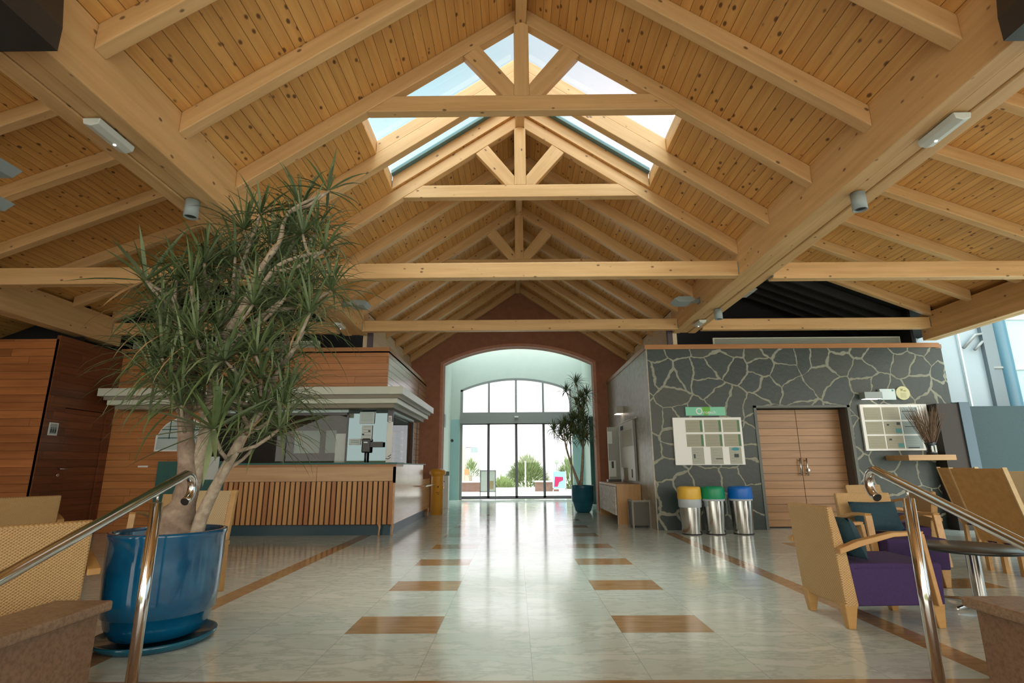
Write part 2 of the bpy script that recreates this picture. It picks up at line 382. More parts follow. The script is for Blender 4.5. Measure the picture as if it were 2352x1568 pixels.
def dup(root, loc, rz, label=None, group=None):
    r = root.copy(); COL.objects.link(r); r.location = loc; r.rotation_euler.z = rz
    if label: r['label'] = label
    if group: r['group'] = group
    for ch in kids(root):
        c = ch.copy(); COL.objects.link(c); c.parent = r
        for g in kids(ch):
            d = g.copy(); COL.objects.link(d); d.parent = c
    return r
def text(s, size, loc, rot, m, name, parent=None, ext=.001, align='CENTER'):
    cu = bpy.data.curves.new(name, 'FONT'); cu.body = s; cu.size = size; cu.align_x = align; cu.align_y = 'CENTER'; cu.extrude = ext
    cu.materials.append(m); o = bpy.data.objects.new(name, cu); COL.objects.link(o)
    me = bpy.data.meshes.new_from_object(o); bpy.data.objects.remove(o); o = bpy.data.objects.new(name, me); COL.objects.link(o)
    if parent is not None: o.parent = parent; loc = Vector(loc)-parent.location
    o.location = loc; o.rotation_euler = rot; return o
ORD = ['first', 'second', 'third', 'fourth', 'fifth', 'sixth', 'seventh', 'eighth', 'ninth', 'tenth', 'eleventh', 'twelfth', 'thirteenth', 'fourteenth', 'fifteenth']
CX = .09                         # centre line of the hall
XI = 2.90                        # half distance between the main beams' inner faces
SL = .684                        # nave roof slope
def zb(x): return 5.81-SL*abs(x-CX)
def prism_rot(name, poly, y0, y1, ang, org, m, parent=None, bevel=.008):
    """prism whose local x axis runs along ang in the xz plane, so that the wood grain follows the member"""
    ca, sa = cos(ang), sin(ang); ox, oy, oz = org
    loc = [((x-ox)*ca+(z-oz)*sa, -(x-ox)*sa+(z-oz)*ca) for x, z in poly]
    o = MB().prism(loc, y0-oy, y1-oy, 1).build(name, m, parent, bevel=bevel)
    l = Vector(org)
    if parent is not None: l = l-parent.location
    o.location = l; o.rotation_euler = (0, -ang, 0)
    return o
# ================================================================= SETTING
# floor, lower landing and stairs
struct(MB().box(-16, 18, 2.98, 20.0, -.12, 0).build('floor', MARBLE))
m = MB()
for i in range(4): m.box(-2.14, 2.34, 2.98-.32*(i+1), 2.98-.32*i, -.9, -.15*(i+1))
struct(m.build('floor', GRANITE))
struct(MB().box(-16, 18, -9, 1.70, -.92, -.60).build('floor', TERRACE))
struct(MB().box(-40, 40, -60, -9, -1.1, -.62).build('floor', TERRACE))
struct(MB().box(-16, -2.46, .2, 2.98, -.9, 0).build('floor', MARBLE))
struct(MB().box(2.66, 18, .2, 2.98, -.9, 0).build('floor', MARBLE))
# ceiling boards: nave with the skylight opening
m = MB()
SX0, SX1, SY0, SY1 = CX-1.765, CX+1.765, 4.95, 6.62
def slope_quad(m, xa, xb, ya, yb, dz=0.20, th=.03, mi=0):
    za, zc = zb(xa)+dz, zb(xb)+dz
    m.add([(xa, ya, za), (xb, ya, zc), (xb, yb, zc), (xa, yb, za), (xa, ya, za+th), (xb, ya, zc+th), (xb, yb, zc+th), (xa, yb, za+th)],
          [(0, 1, 2, 3), (4, 5, 6, 7), (0, 1, 5, 4), (1, 2, 6, 5), (2, 3, 7, 6), (3, 0, 4, 7)], mi)
for sg in (-1, 1):
    xe = CX+sg*(XI+.02); xs = CX+sg*1.765
    slope_quad(m, CX, xe, -5, SY0); slope_quad(m, CX, xe, SY1, 14.12); slope_quad(m, xs, xe, SY0, SY1)
struct(m.build('ceiling', CEIL))
m = MB()
for sg in (-1, 1):
    xe = CX+sg*(XI+.3); xs = CX+sg*1.765
    slope_quad(m, CX, xe, -5, SY0-.02, .235, .14); slope_quad(m, CX, xe, SY1+.04, 14.12, .235, .14); slope_quad(m, xs+sg*.03, xe, SY0-.02, SY1+.04, .235, .14)
struct(m.build('ceiling', ROOFM))
# aisle ceilings
XO = 7.51                        # half distance to the outer beams
def za_(d): return 3.74+.40*(XO-d)     # underside of aisle rafters at distance d from the centre line
m = MB(); m2 = MB(); m3 = MB()
for sg in (-1, 1):
    d0, d1 = XI+.44, (XO+.75 if sg > 0 else XO+3.4)
    def q(mm, y0, y1, off, th):
        a, b = CX+sg*d0, CX+sg*d1; z0, z1 = za_(d0)+off, za_(d1)+off
        mm.prism([(a, z0), (b, z1), (b, z1+th), (a, z0+th)], y0, y1)
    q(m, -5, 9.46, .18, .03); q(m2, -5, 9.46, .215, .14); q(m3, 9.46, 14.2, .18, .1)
    # closing boards above the main beams
    a = CX+sg*(XI+.40); b = CX+sg*(XI+.44)
    m.box(min(a, b), max(a, b), -5, 9.9, 4.03, za_(d0)+.2)
struct(m.build('ceiling', CEIL)); struct(m2.build('ceiling', ROOFM)); struct(m3.build('ceiling', BLACK))  # m3 is black in place of shade on the roof beyond the rafters
# black sheets painting the shade of the cavities above the side buildings
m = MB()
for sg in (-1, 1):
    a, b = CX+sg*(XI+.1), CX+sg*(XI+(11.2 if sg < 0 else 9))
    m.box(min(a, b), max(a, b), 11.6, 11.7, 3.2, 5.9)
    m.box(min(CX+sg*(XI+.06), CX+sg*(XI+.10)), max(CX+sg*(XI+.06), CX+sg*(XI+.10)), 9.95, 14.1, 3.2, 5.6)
m.box(-13.5, -7.5, 8.9, 8.96, 3.1, 4.4).box(-13.5, -7.5, 8.42, 11.7, 3.12, 3.14)  # added black sheets keep sky from showing above the left wall
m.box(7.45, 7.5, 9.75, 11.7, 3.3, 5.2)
struct(m.build('wall_shade_backing', BLACK))
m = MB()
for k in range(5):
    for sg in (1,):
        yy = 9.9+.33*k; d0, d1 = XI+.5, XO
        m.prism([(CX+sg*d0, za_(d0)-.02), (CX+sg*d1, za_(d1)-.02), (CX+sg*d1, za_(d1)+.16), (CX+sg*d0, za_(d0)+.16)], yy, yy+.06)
struct(m.build('trim_1', mat('near_black_rafter', (.02, .018, .016), .7)))  # near-black rafters in the right cavity
# gable wall with arched opening
YG = 14.1
AXL, AXR, AZS, AZT = -1.92, 2.08, 3.80, 4.27
def arch(xl, xr, zs, zt, n=24):
    c = (xl+xr)/2; w = (xr-xl)/2; h = zt-zs; R = (w*w+h*h)/(2*h); a = math.asin(w/R)
    return [(c+R*sin(-a+2*a*i/n), zt-R+R*cos(-a+2*a*i/n)) for i in range(n+1)]
A = arch(AXL, AXR, AZS, AZT)
m = MB()
def arch_wall(m, xl, xr, A, y0, y1, ztop, zbot=0., right=None):
    m.box(xl, A[0][0], y0, y1, zbot, ztop); m.box(A[-1][0], xr, y0, y1, zbot, ztop)
    for i in range(len(A)-1):
        m.prism([A[i], A[i+1], (A[i+1][0], ztop), (A[i][0], ztop)], y0, y1)
arch_wall(m, -3.6, 3.8, A, YG, YG+.28, 3.9 if False else 4.35)
m.prism([(-3.6, 4.35), (3.8, 4.35), (3.1, 4.6), (CX, 6.2), (-2.9, 4.6)], YG, YG+.28)
struct(m.build('wall_far', TERRA))
# moulding round the arch
m = MB()
for (r0, r1, d) in ((0., .055, .05), (.055, .09, .02)):
    pts = [(AXL, 0)]+A+[(AXR, 0)]
    def offp(p, r):
        c = ((AXL+AXR)/2, 2.2)
        if p[1] <= AZS+.001: return (p[0]-r if p[0] < 0 else p[0]+r, p[1]+(r*.6 if p[1] > 1 else 0))
        return (p[0]+r*(p[0]-c[0])/2.3*.55, p[1]+r)
    for i in range(len(pts)-1):
        p, q_ = pts[i], pts[i+1]
        m.prism([offp(p, r0), offp(q_, r0), offp(q_, r1), offp(p, r1)], YG-d, YG+.02)
struct(m.build('trim_2', TERRA2))
# entrance passage behind the arch
YD = 19.0
m = MB(); m.box(-2.36, -2.30, YG+.28, YD, 0, 5.6); m.box(2.40, 2.46, YG+.28, YD, 0, 5.6)
struct(m.build('wall_left', TURQ))
struct(MB().box(-2.36, 2.46, YG+.28, 17.3, 5.6, 5.7).build('ceiling', TURQ))  # out of view, added to cut sky light, far end left open
G = arch(-1.97, 2.0, 3.80, 4.22)
m = MB(); arch_wall(m, -2.36, 2.46, G, YD, YD+.2, 6.2)
struct(m.build('wall_entrance', TURQ))
struct(MB().box(-2.36, -1.99, YD-.012, YD, 0, 2.75).box(2.02, 2.46, YD-.012, YD, 0, 2.75).build('trim_3', TURQ2))
# ---------------------------------------------------------------- glazed entrance
g = struct(MB().box(-1.97, 2.0, YD-.02, YD+.12, 2.86, 2.99).box(-1.97, 2.0, YD-.09, YD+.1, 2.60, 2.86)
           .box(-1.97, -1.88, YD, YD+.1, 0, 3.80).box(1.93, 2.0, YD, YD+.1, 2.86, 3.80).build('window_1', GREYFR))
m = MB()
for i in range(len(G)-1):
    a, b = G[i], G[i+1]; m.prism([a, b, (b[0]*.995, b[1]-.075), (a[0]*.995, a[1]-.075)], YD, YD+.1)
for x in (-.95, .02, .99): m.box(x-.035, x+.035, YD, YD+.1, 2.98, 4.16 if x == .02 else 4.04)
m.build('window_frame', GREYFR, g)
m = MB()
for i in range(len(G)-1):
    a, b = G[i], G[i+1]; m.add([(a[0], YD+.05, 2.98), (b[0], YD+.05, 2.98), (b[0], YD+.05, b[1]-.04), (a[0], YD+.05, a[1]-.04)], [(0, 1, 2, 3)])
m.build('pane', CLEAR, g)
for i, (x0, x1, yy) in enumerate(((-1.93, -.96, .06), (-.96, .02, .0), (.02, .99, .0), (.99, 1.96, .06))):
    d = MB().box(x0, x0+.045, YD+yy, YD+yy+.045, .06, 2.60).box(x1-.045, x1, YD+yy, YD+yy+.045, .06, 2.60).box(x0, x1, YD+yy, YD+yy+.045, .02, .12).box(x0, x1, YD+yy, YD+yy+.045, 2.56, 2.60)
    d = struct(d.build('door_%d' % (i+1), DARKFR))
    MB().add([(x0+.04, YD+yy+.02, .1), (x1-.04, YD+yy+.02, .1), (x1-.04, YD+yy+.02, 2.58), (x0+.04, YD+yy+.02, 2.58)], [(0, 1, 2, 3)]).build('pane', CLEAR, d)
o = tag(MB().box(-.04, .10, YD-.13, YD-.09, 2.80, 2.84).build('motion_sensor', WHITEP), 'small white motion sensor above the sliding glass doors', 'sensor')
# ---------------------------------------------------------------- main beams and outer beams
def along_beam(name, x0, x1, y0, y1, z0, z1, label, n=3, m=None):
    c = ((x0+x1)/2, (y0+y1)/2, (z0+z1)/2); w = (x1-x0)/n
    b = MB()
    for i in range(n): b.box(x0+i*w+(.003 if i else 0), x0+(i+1)*w-(.003 if i < n-1 else 0), y0, y1, z0+(.012 if i == 1 and n == 3 else 0), z1)
    o = b.build(name, m or P_Y, bevel=.01)
    return tag(o, label, 'beam')
along_beam('main_beam', CX-XI-.44, CX-XI, -5, 9.82, 3.54, 4.03, 'massive laminated pine main beam along the left side of the central nave')
along_beam('main_beam', CX+XI, CX+XI+.44, -5, 9.82, 3.54, 4.03, 'massive laminated pine main beam along the right side of the central nave')
along_beam('outer_beam', CX-XO-.24, CX-XO, -5, 9.68, 3.33, 3.82, 'pine edge beam carrying the left aisle roof above the timber wall', 2)
along_beam('outer_beam', CX+XO, CX+XO+.24, -5, 9.68, 3.33, 3.82, 'pine edge beam carrying the right aisle roof above the daylight opening', 2)
along_beam('wall_plate', CX-XI-.10, CX-XI, 9.86, YG, 3.29, 3.98, 'lit-toned pine wall plate above the ticket office side wall', 1, P_PLATE)
along_beam('wall_plate', CX+XI, CX+XI+.10, 9.86, YG, 3.29, 3.98, 'lit-toned pine wall plate above the grey side wall of the stone building', 1, P_PLATE)
along_beam('ridge_beam', CX-.06, CX+.06, -5, YG, 5.79, 6.0, 'pine ridge beam at the apex of the nave roof', 1)
for sg, sd in ((-1, 'left'), (1, 'right')):
    xa = CX+sg*(XI-.09); m = MB().box(min(xa, CX+sg*(XI+.0)), max(xa, CX+sg*(XI+.0)), 9.80, 9.90, 3.30, 3.74)
    tag(m.build('steel_post', mat('steel_post_'+sd, (.09, .07, .08), .5)), 'short dark steel post under the far end of the %s main beam' % sd, 'post')
    # steel sleeve at the near end with its column
    s = thing('steel_column', 'black steel column shoe gripping the near end of the %s main beam' % sd, 'column', (CX+sg*(XI+.22), 1.7, 0))
    c = CX+sg*(XI+.22)
    MB().prism([(c-.36, 3.47), (c+.36, 3.47), (c+.36, 3.63), (c+.30, 4.02), (c-.30, 4.02), (c-.36, 3.63)], 1.25, 2.62).build('beam_shoe', BLACKM, s, True)
    MB().box(c-.15, c+.15, 1.4, 1.7, 0, 3.5).build('shaft', BLACKM, s, True)
    b = MB()
    for yy in (2.3, 2.42): b.tube([(c-sg*.36, yy, 3.72), (c-sg*.40, yy, 3.72)], .018, 8)
    b.build('bolt', BLACKM, s, True)
# rafters and trusses of the nave
YR = [1.14, 2.06, 2.99, 3.91, 4.83, 5.75, 6.65, 7.58, 8.50, 9.35, 10.3, 11.2, 12.12, 13.04, 13.95]
TR = {4.83: 'nearest pine truss at the near edge of the skylight', 6.65: 'pale pine truss at the far edge of the skylight', 9.35: 'third pine truss seen above the first tie beam'}
AN = atan(SL)
def nave_rafter(sg, y, parent=None, w=.11):
    xe = CX+sg*XI; xt = CX+sg*.06
    poly = [(xe, zb(xe)), (xt, zb(xt)), (xt, zb(xt)+.2), (xe, zb(xe)+.2)]
    ang = AN if sg < 0 else pi-AN
    o = prism_rot('rafter', poly, y, y+w, ang, (xe, y, zb(xe)), P_X, parent)
    zz = (.17, .215) if sg < 0 else (-.215, -.17)
    MB().box(-.0, .10, -.004, w+.004, zz[0]+.0, zz[1]).build('hanger_bracket', GREYFR, o)
    return o
for i, y in enumerate(YR):
    if y in TR:
        t = thing('roof_truss', TR[y], 'roof truss', (CX, y, 4.7), 0, 'nave roof trusses')
        for sg in (-1, 1): nave_rafter(sg, y, t)
        def part(name, poly, m, ang, y0, y1, org):
            return prism_rot(name, poly, y0, y1, ang, org, m, t)
        part('collar_beam', [(CX-1.62, 4.70), (CX+1.62, 4.70), (CX+1.35, 4.885), (CX-1.35, 4.885)], P_X, 0, y, y+.11, (CX, y, 4.7))
        MB().prism([(-.08, .185), (.08, .185), (.08, 1.06), (0, 1.11), (-.08, 1.06)], 0, .11).build('king_post', P_Z, t, bevel=.006)
        for sg in (-1, 1):
            a = (CX+sg*.62, zb(CX+.62)-.01); b = (CX+sg*.455, zb(CX+.455)+.01)
            c = (CX+sg*.08, 5.02); d = (CX+sg*.205, 4.885); e_ = (CX+sg*.08, 4.885)
            ang = atan2(a[1]-d[1], a[0]-d[0])
            part('strut', [d, a, b, c, e_], P_X, ang, y+.005, y+.105, (d[0], y, d[1]))
    else:
        for sg, sd in ((-1, 'left'), (1, 'right')):
            if y == 5.75: lab = 'pale pine rafter crossing under the middle of the skylight, %s slope' % sd
            else: lab = 'pine nave rafter on the %s slope, %s from the camera' % (sd, ORD[i])
            tag(nave_rafter(sg, y), lab, 'rafter', 'nave rafters, %s slope' % sd)
# aisle rafters
AA = atan(.40)
for sg, sd in ((-1, 'left'), (1, 'right')):
    for i, y in enumerate([1.14, 2.06, 2.99, 3.91, 4.83, 5.75, 6.66, 7.58, 8.48, 9.36]):
        x0, x1 = CX+sg*(XI+.44), CX+sg*XO
        poly = [(x0, za_(XI+.44)), (x1, za_(XO)), (x1, za_(XO)+.18), (x0, za_(XI+.44)+.18)]
        ang = -AA if sg > 0 else pi+AA
        o = prism_rot('rafter', poly, y, y+.11, ang, (x0, y, za_(XI+.44)), P_X)
        tag(o, 'pine rafter of the %s aisle roof, %s from the camera' % (sd, ORD[i]), 'rafter', '%s aisle rafters' % sd)
    if sg < 0:
        for i, y in enumerate([3.91, 4.83, 5.75, 6.66, 7.58]):
            x0, x1 = CX-XO-.24, CX-XO-2.6
            poly = [(x0, za_(XO+.24)), (x1, za_(XO+2.6)), (x1, za_(XO+2.6)+.18), (x0, za_(XO+.24)+.18)]
            tag(prism_rot('rafter', poly, y, y+.11, pi+AA, (x0, y, za_(XO+.24)), P_X), 'pine eaves rafter left of the left edge beam, %s from the camera' % ORD[i], 'rafter', 'left eaves rafters')
# tie beams
def tie(x0, x1, y, z0, z1, label):
    c = ((x0+x1)/2, y, (z0+z1)/2); o = MB().box(x0-c[0], x1-c[0], 0, .13, z0-c[2], z1-c[2]).build('tie_beam', P_X, bevel=.008)
    o.location = c; tag(o, label, 'tie beam', 'horizontal pine tie beams')
    for x in (x0, x1): MB().box(x-c[0]-(.002 if x == x0 else .012), x-c[0]+(.012 if x == x0 else .002), -.008, .138, z0-c[2]+.02, z1-c[2]-.02).build('hanger_bracket', GREYFR, o)
tie(CX-XI, CX+XI, 6.69, 3.545, 3.755, 'long pine tie beam crossing the nave below the skylight')
tie(CX-XI, CX+XI, 9.42, 3.525, 3.725, 'far pine tie beam crossing the nave in front of the brown gable')
tie(CX-XO, CX-XI-.44, 6.69, 3.50, 3.735, 'nearer pine tie beam across the left aisle')
tie(CX+XI+.44, CX+XO, 6.69, 3.50, 3.725, 'nearer pine tie beam across the right aisle')
tie(CX-XO, CX-XI-.44, 9.42, 3.505, 3.72, 'farther pine tie beam across the left aisle, behind the palm')
tie(CX+XI+.44, CX+XO, 9.42, 3.51, 3.715, 'farther pine tie beam across the right aisle, above the stone building')
# skylight
def curb(name, y0, y1, off, th, label):
    for sg, sd in ((-1, 'left'), (1, 'right')):
        xe = CX+sg*1.765; xt = CX+sg*.06
        poly = [(xe, zb(xe)+off), (xt, zb(xt)+off), (xt, zb(xt)+off+th), (xe, zb(xe)+off+th)]
        ang = AN if sg < 0 else pi-AN
        o = prism_rot(name, poly, y0, y1, ang, (xe, y0, zb(xe)+off), P_X, None, .004)
        tag(o, label % sd, 'curb', 'skylight curbs')
curb('skylight_curb', 5.755, 5.855, .203, .17, 'upper pale timber on the rafter under the middle of the skylight, %s slope')
curb('skylight_curb', 6.605, 6.645, .203, .19, 'pale timber lining of the far skylight edge, %s slope')
curb('skylight_curb', 4.955, 4.985, .203, .19, 'timber lining of the near skylight edge, %s slope')
for sg, sd in ((-1, 'left'), (1, 'right')):
    a = CX+sg*1.768; m = MB(); b = a+sg*.03
    m.box(min(a, b)+sg*.002, max(a, b)+sg*.002, 4.99, 6.60, zb(a)+.205, zb(a)+.40)
    tag(m.build('skylight_curb', P_Y), 'timber lining along the lower %s edge of the skylight' % sd, 'curb', 'skylight curbs')
tag(MB().box(CX-.055, CX+.055, 4.96, 5.75, 6.003, 6.20).box(CX-.055, CX+.055, 5.86, 6.6, 6.003, 6.20).build('ridge_cap', P_Y), 'pale upper ridge timber inside the skylight', 'beam')
m = MB()
for sg in (-1, 1):
    slope_quad(m, CX, CX+sg*1.765, SY1-.10, SY1+.03, .392, .05)
sk = struct(m.build('window_2', mat('teal_skylight_frame', (.10, .20, .22), .5)))
m = MB()
for sg in (-1, 1):
    a, b = CX, CX+sg*1.765
    m.add([(a, SY0, zb(a)+.43), (b, SY0, zb(b)+.43), (b, SY1, zb(b)+.43), (a, SY1, zb(a)+.43)], [(0, 1, 2, 3)])
m.build('pane', SKYG, sk)
# ================================================================= TICKET OFFICE (left) AND TIMBER WALL
# left timber wall with the washroom door
struct(MB().box(-13.5, -7.42, 8.36, 8.42, 0, 3.16).build('wall_left', RED))
struct(MB().box(-10.95, -10.9, -5, 8.36, -.6, 3.6).build('wall_light_block', RED_Y))  # unseen wall added to hold back light from the left
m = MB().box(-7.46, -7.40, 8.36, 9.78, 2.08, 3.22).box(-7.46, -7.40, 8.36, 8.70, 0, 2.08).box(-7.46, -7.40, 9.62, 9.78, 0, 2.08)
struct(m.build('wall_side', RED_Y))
struct(MB().box(-7.60, -7.50, 8.42, 9.9, 0, 3.2).build('wall_shade_backing', BLACK))  # added black sheet closing light gaps round the washroom door
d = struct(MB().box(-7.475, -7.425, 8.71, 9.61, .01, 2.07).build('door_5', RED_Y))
h = MB().tube([(-7.425, 8.80, 1.10), (-7.36, 8.80, 1.10), (-7.36, 8.93, 1.10)], .011, 8)
h.build('door_handle', STEEL, d); MB().tube([(-7.425, 8.80, 1.00), (-7.405, 8.80, 1.00)], .026, 14).build('lock_plate', STEEL, d)
s = thing('washroom_sign', 'small white framed washroom sign with dark figures beside the dark timber door', 'sign', (-7.395, 8.53, 1.72))
MB().box(0, .008, -.085, .085, -.10, .10).build('sign_plate', WHITE, s)
b = MB().box(.008, .010, -.065, .065, -.08, .08, 0)
b.build('sign_field', mat('grey_print', (.42, .48, .48), .6), s)
b = MB()
for yy in (-.04, .0, .04):
    b.box(.010, .012, yy-.013, yy+.013, -.06, .0).add([(.012, yy+.011*cos(k*pi/4), .016+.011*sin(k*pi/4)) for k in range(8)], [list(range(8))])
b.build('figure_print', INK, s)
# ticket office box
X0, X1, YF = -7.42, -2.38, 9.78
m = MB().box(X0, X1, YF, YF+.06, 2.50, 3.245)                       # band above the canopy
m.box(X0, -5.6, YF, YF+.06, 0, 2.50).box(-5.6, X1, YF, YF+.06, 0, .9)
struct(m.build('wall_office', CLAD))
m = MB().box(X1-.06, X1, YF+.06, YG, 2.50, 3.245).box(X1-.06, X1, YF+.06, 13.0, 0, .9).box(X1-.06, X1, 12.45, 13.25, .9, 2.5)
struct(m.build('wall_office_side', CLAD_Y))
struct(MB().box(X0-.02, X1+.015, YF-.02, YF+.03, 3.225, 3.30).build('trim_4', TRIMW))
struct(MB().box(X1-.04, X1+.015, YF+.03, YG, 3.225, 3.30).box(X0, X1, YF, YG, 3.20, 3.225).build('trim_5', TRIMW_Y))
struct(MB().box(X0, X1, 12.9, 12.95, 0, 3.2).box(-5.65, -5.60, YF, 12.9, 0, 3.2).box(X0, X1, YF+.1, 12.9, 2.40, 2.44).build('wall_office_inner', noisy('office_grey_wall', (.08, .075, .07), (.07, .065, .06), 2., .7)))
# canopy: two stepped metal fascias, front and side run
cn = thing('office_canopy', 'cream stepped metal canopy running above the ticket window and round its corner', 'canopy', (-4.6, 9.2, 2.2))
m = MB()
for (z0, z1, e) in ((2.335, 2.47, 0.0), (2.19, 2.275, .11)):
    m.box(-7.30+e, -1.96-e, 9.18+e, 9.78, z0, z1)
    m.box(-2.38, -1.96-e, 9.78, 12.75-e, z0, z1)
m.build('fascia', CREAM, cn, True, bevel=.006)
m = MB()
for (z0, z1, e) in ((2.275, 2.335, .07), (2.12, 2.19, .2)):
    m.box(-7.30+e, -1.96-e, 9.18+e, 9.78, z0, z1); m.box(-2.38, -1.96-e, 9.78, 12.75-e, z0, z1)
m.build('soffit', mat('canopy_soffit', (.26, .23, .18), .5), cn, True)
m = MB().box(-5.5, -3.05, 9.70, 9.76, 2.075, 2.15).box(-2.36, -2.28, 9.9, 12.0, 2.08, 2.13)
m.build('shutter_rail', mat('pale_blue_metal', (.62, .78, .80), .35), cn, True)
# office window (front sliding panes, corner pane, side panes)
w = struct(MB().box(-5.55, -3.06, YF-.03, YF+.02, 2.03, 2.075).box(-3.08, -3.05, YF-.03, YF+.02, 1.19, 2.15)
           .box(-4.18, -4.165, YF-.03, YF, 1.19, 2.04).box(-2.34, -2.24, YF-.02, YF+.06, 2.02, 2.12)
           .box(X1-.03, X1+.02, 12.36, 12.45, .9, 2.1).build('window_3', DARKFR))
MB().add([(-5.6, YF-.01, 1.17), (-3.06, YF-.01, 1.17), (-3.06, YF-.01, 2.05), (-5.6, YF-.01, 2.05)], [(0, 1, 2, 3)]).build('pane', OFFG, w)
MB().box(-3.04, -2.34, YF-.035, YF-.025, 1.18, 2.17).build('pane_reflective', mat('tinted_reflective_glass', (.075, .105, .115), .02, 1.0), w)
MB().add([(X1+.01, YF, 1.17), (X1+.01, 12.4, 1.17), (X1+.01, 12.4, 2.1), (X1+.01, YF, 2.1)], [(0, 1, 2, 3)]).build('pane', OFFG2, w)
MB().box(-3.04, -2.80, YF-.045, YF-.036, 2.055, 2.115).box(-2.55, -2.34, YF-.045, YF-.036, 2.06, 2.12).build('dark_band', INK, w)
# round-topped pane left of the window
pn = arch(-6.52, -5.62, 1.66, 1.98, 10)
w2 = struct(MB().prism([(-6.55, 1.40), (-5.60, 1.40), (-5.60, 1.68)]+[(x, z+.03) for x, z in pn][::-1]+[(-6.55, 1.68)], YF-.02, YF-.01).build('window_4', WHITE))
m = MB()
for i in range(len(pn)-1): m.add([(pn[i][0], YF-.024, 1.43), (pn[i+1][0], YF-.024, 1.43), (pn[i+1][0], YF-.024, pn[i+1][1]), (pn[i][0], YF-.024, pn[i][1])], [(0, 1, 2, 3)])
m.build('pane', mat('bright_reflecting_pane', (.62, .80, .82), .05, .5), w2)
m = MB()
for x in (-6.3, -6.08, -5.86): m.box(x-.008, x+.008, YF-.03, YF-.025, 1.62, 1.96)
m.box(-6.5, -5.64, YF-.03, YF-.025, 1.63, 1.646).box(-6.45, -5.68, YF-.03, YF-.025, 1.78, 1.796)
m.build('glazing_bar', TEALP, w2)
# things seen inside the office
for i, (xa, xb) in enumerate(((-4.89, -4.33), (-4.20, -3.97))):
    tag(MB().box(xa, xb, 11.9, 11.92, 1.41, 1.90).build('office_hatch', mat('lit_panel_%d' % i, (.60, .72, .66), .5)), ('wide' if i == 0 else 'narrow')+' pale green opening seen inside through the ticket window', 'opening')
tag(MB().box(-3.29, -3.06, 9.84, 9.86, 1.18, 1.70).build('paper_sheet', WHITE), 'large white board standing inside the ticket window by its tinted pane', 'board')
t = thing('office_shelf', 'dark shelf unit inside the corner pane of the ticket office', 'shelf', (-2.75, 11.6, 1.2))
m = MB().box(-3.1, -2.5, 11.9, 11.95, 1.0, 2.0)
m.build('back_panel', TEALP, t, True)
m = MB()
for z in (1.28, 1.42, 1.56, 1.70, 1.84): m.box(-3.1, -2.48, 11.6, 11.9, z, z+.02)
m.build('shelf_board', BLACKM, t, True)
# notices on the pane
n1 = thing('paper_notice', 'upper pale notice taped to the tinted pane of the ticket window', 'notice', (-2.7, YF-.06, 2.0), 0, 'notices on the tinted pane')
MB().box(-.14, .13, 0, .003, -.13, .08).build('sheet', PAPER, n1)
m = MB()
for k in range(6): m.box(-.11, .10, -.002, 0, .05-.026*k, .054-.026*k)
m.build('print_lines', PAPER3, n1)
n2 = thing('paper_notice', 'lower pale notice under the other one on the tinted pane of the ticket window', 'notice', (-2.69, YF-.06, 1.72), 0, 'notices on the tinted pane')
MB().box(-.10, .09, 0, .003, -.16, .12).build('sheet', PAPER, n2)
m = MB().box(-.09, -.05, -.002, 0, -.06, -.03).box(.02, .06, -.002, 0, .0, .03)
for k in range(4): m.box(-.07, .07, -.002, 0, .09-.05*k, .094-.05*k)
m.build('print_lines', INK, n2)
n3 = thing('paper_notice', 'small lined white notice on the left edge of the tinted pane', 'notice', (-2.90, YF-.05, 1.55), 0, 'notices on the tinted pane')
MB().box(-.11, .10, 0, .003, -.06, .05).build('sheet', PAPER, n3)
MB().box(-.08, .07, -.002, 0, .01, .018).box(-.08, .07, -.002, 0, -.02, -.012).build('print_lines', PAPER3, n3)
n4 = thing('vertical_sign', 'tall narrow white sign with dark end on the ticket office corner post', 'sign', (-2.29, YF-.03, 1.6))
MB().box(-.055, .055, 0, .02, -.42, .30).build('sign_plate', WHITE, n4)
MB().box(-.055, .055, .0, .02, .30, .44).build('sign_head', DARKFR, n4)
MB().box(-.03, .03, -.004, 0, .25, .41).build('label_plate', WHITE, n4)
text('7288', .055, (-2.29, YF-.036, 1.93), (pi/2, -pi/2, 0), INK, 'sign_text', n4)
m = MB().tube([(-.05, -.004, -.35), (0, -.004, -.36), (.04, -.004, -.33)], .006, 6).tube([(-.01, -.004, -.32), (.03, -.004, -.30), (.045, -.004, -.28)], .006, 6)
m.build('swirl_print', INK, n4)
# card reader in front of the pane
cr = thing('card_terminal', 'black payment terminal on a stalk in front of the tinted ticket pane', 'terminal', (-2.68, 9.66, 1.18))
MB().box(-.075, .075, -.03, .03, .17, .42).build('housing', BLACKM, cr, bevel=.02)
MB().box(-.035, .035, -.034, -.03, .34, .36).build('display', mat('bright_display', (.6, .75, .8), .2), cr)
MB().tube([(0, 0, 0), (0, 0, .18)], .02, 10).build('stalk', BLACKM, cr)
MB().box(.075, .30, -.01, .01, .27, .36).build('bracket_arm', BLACKM, cr)
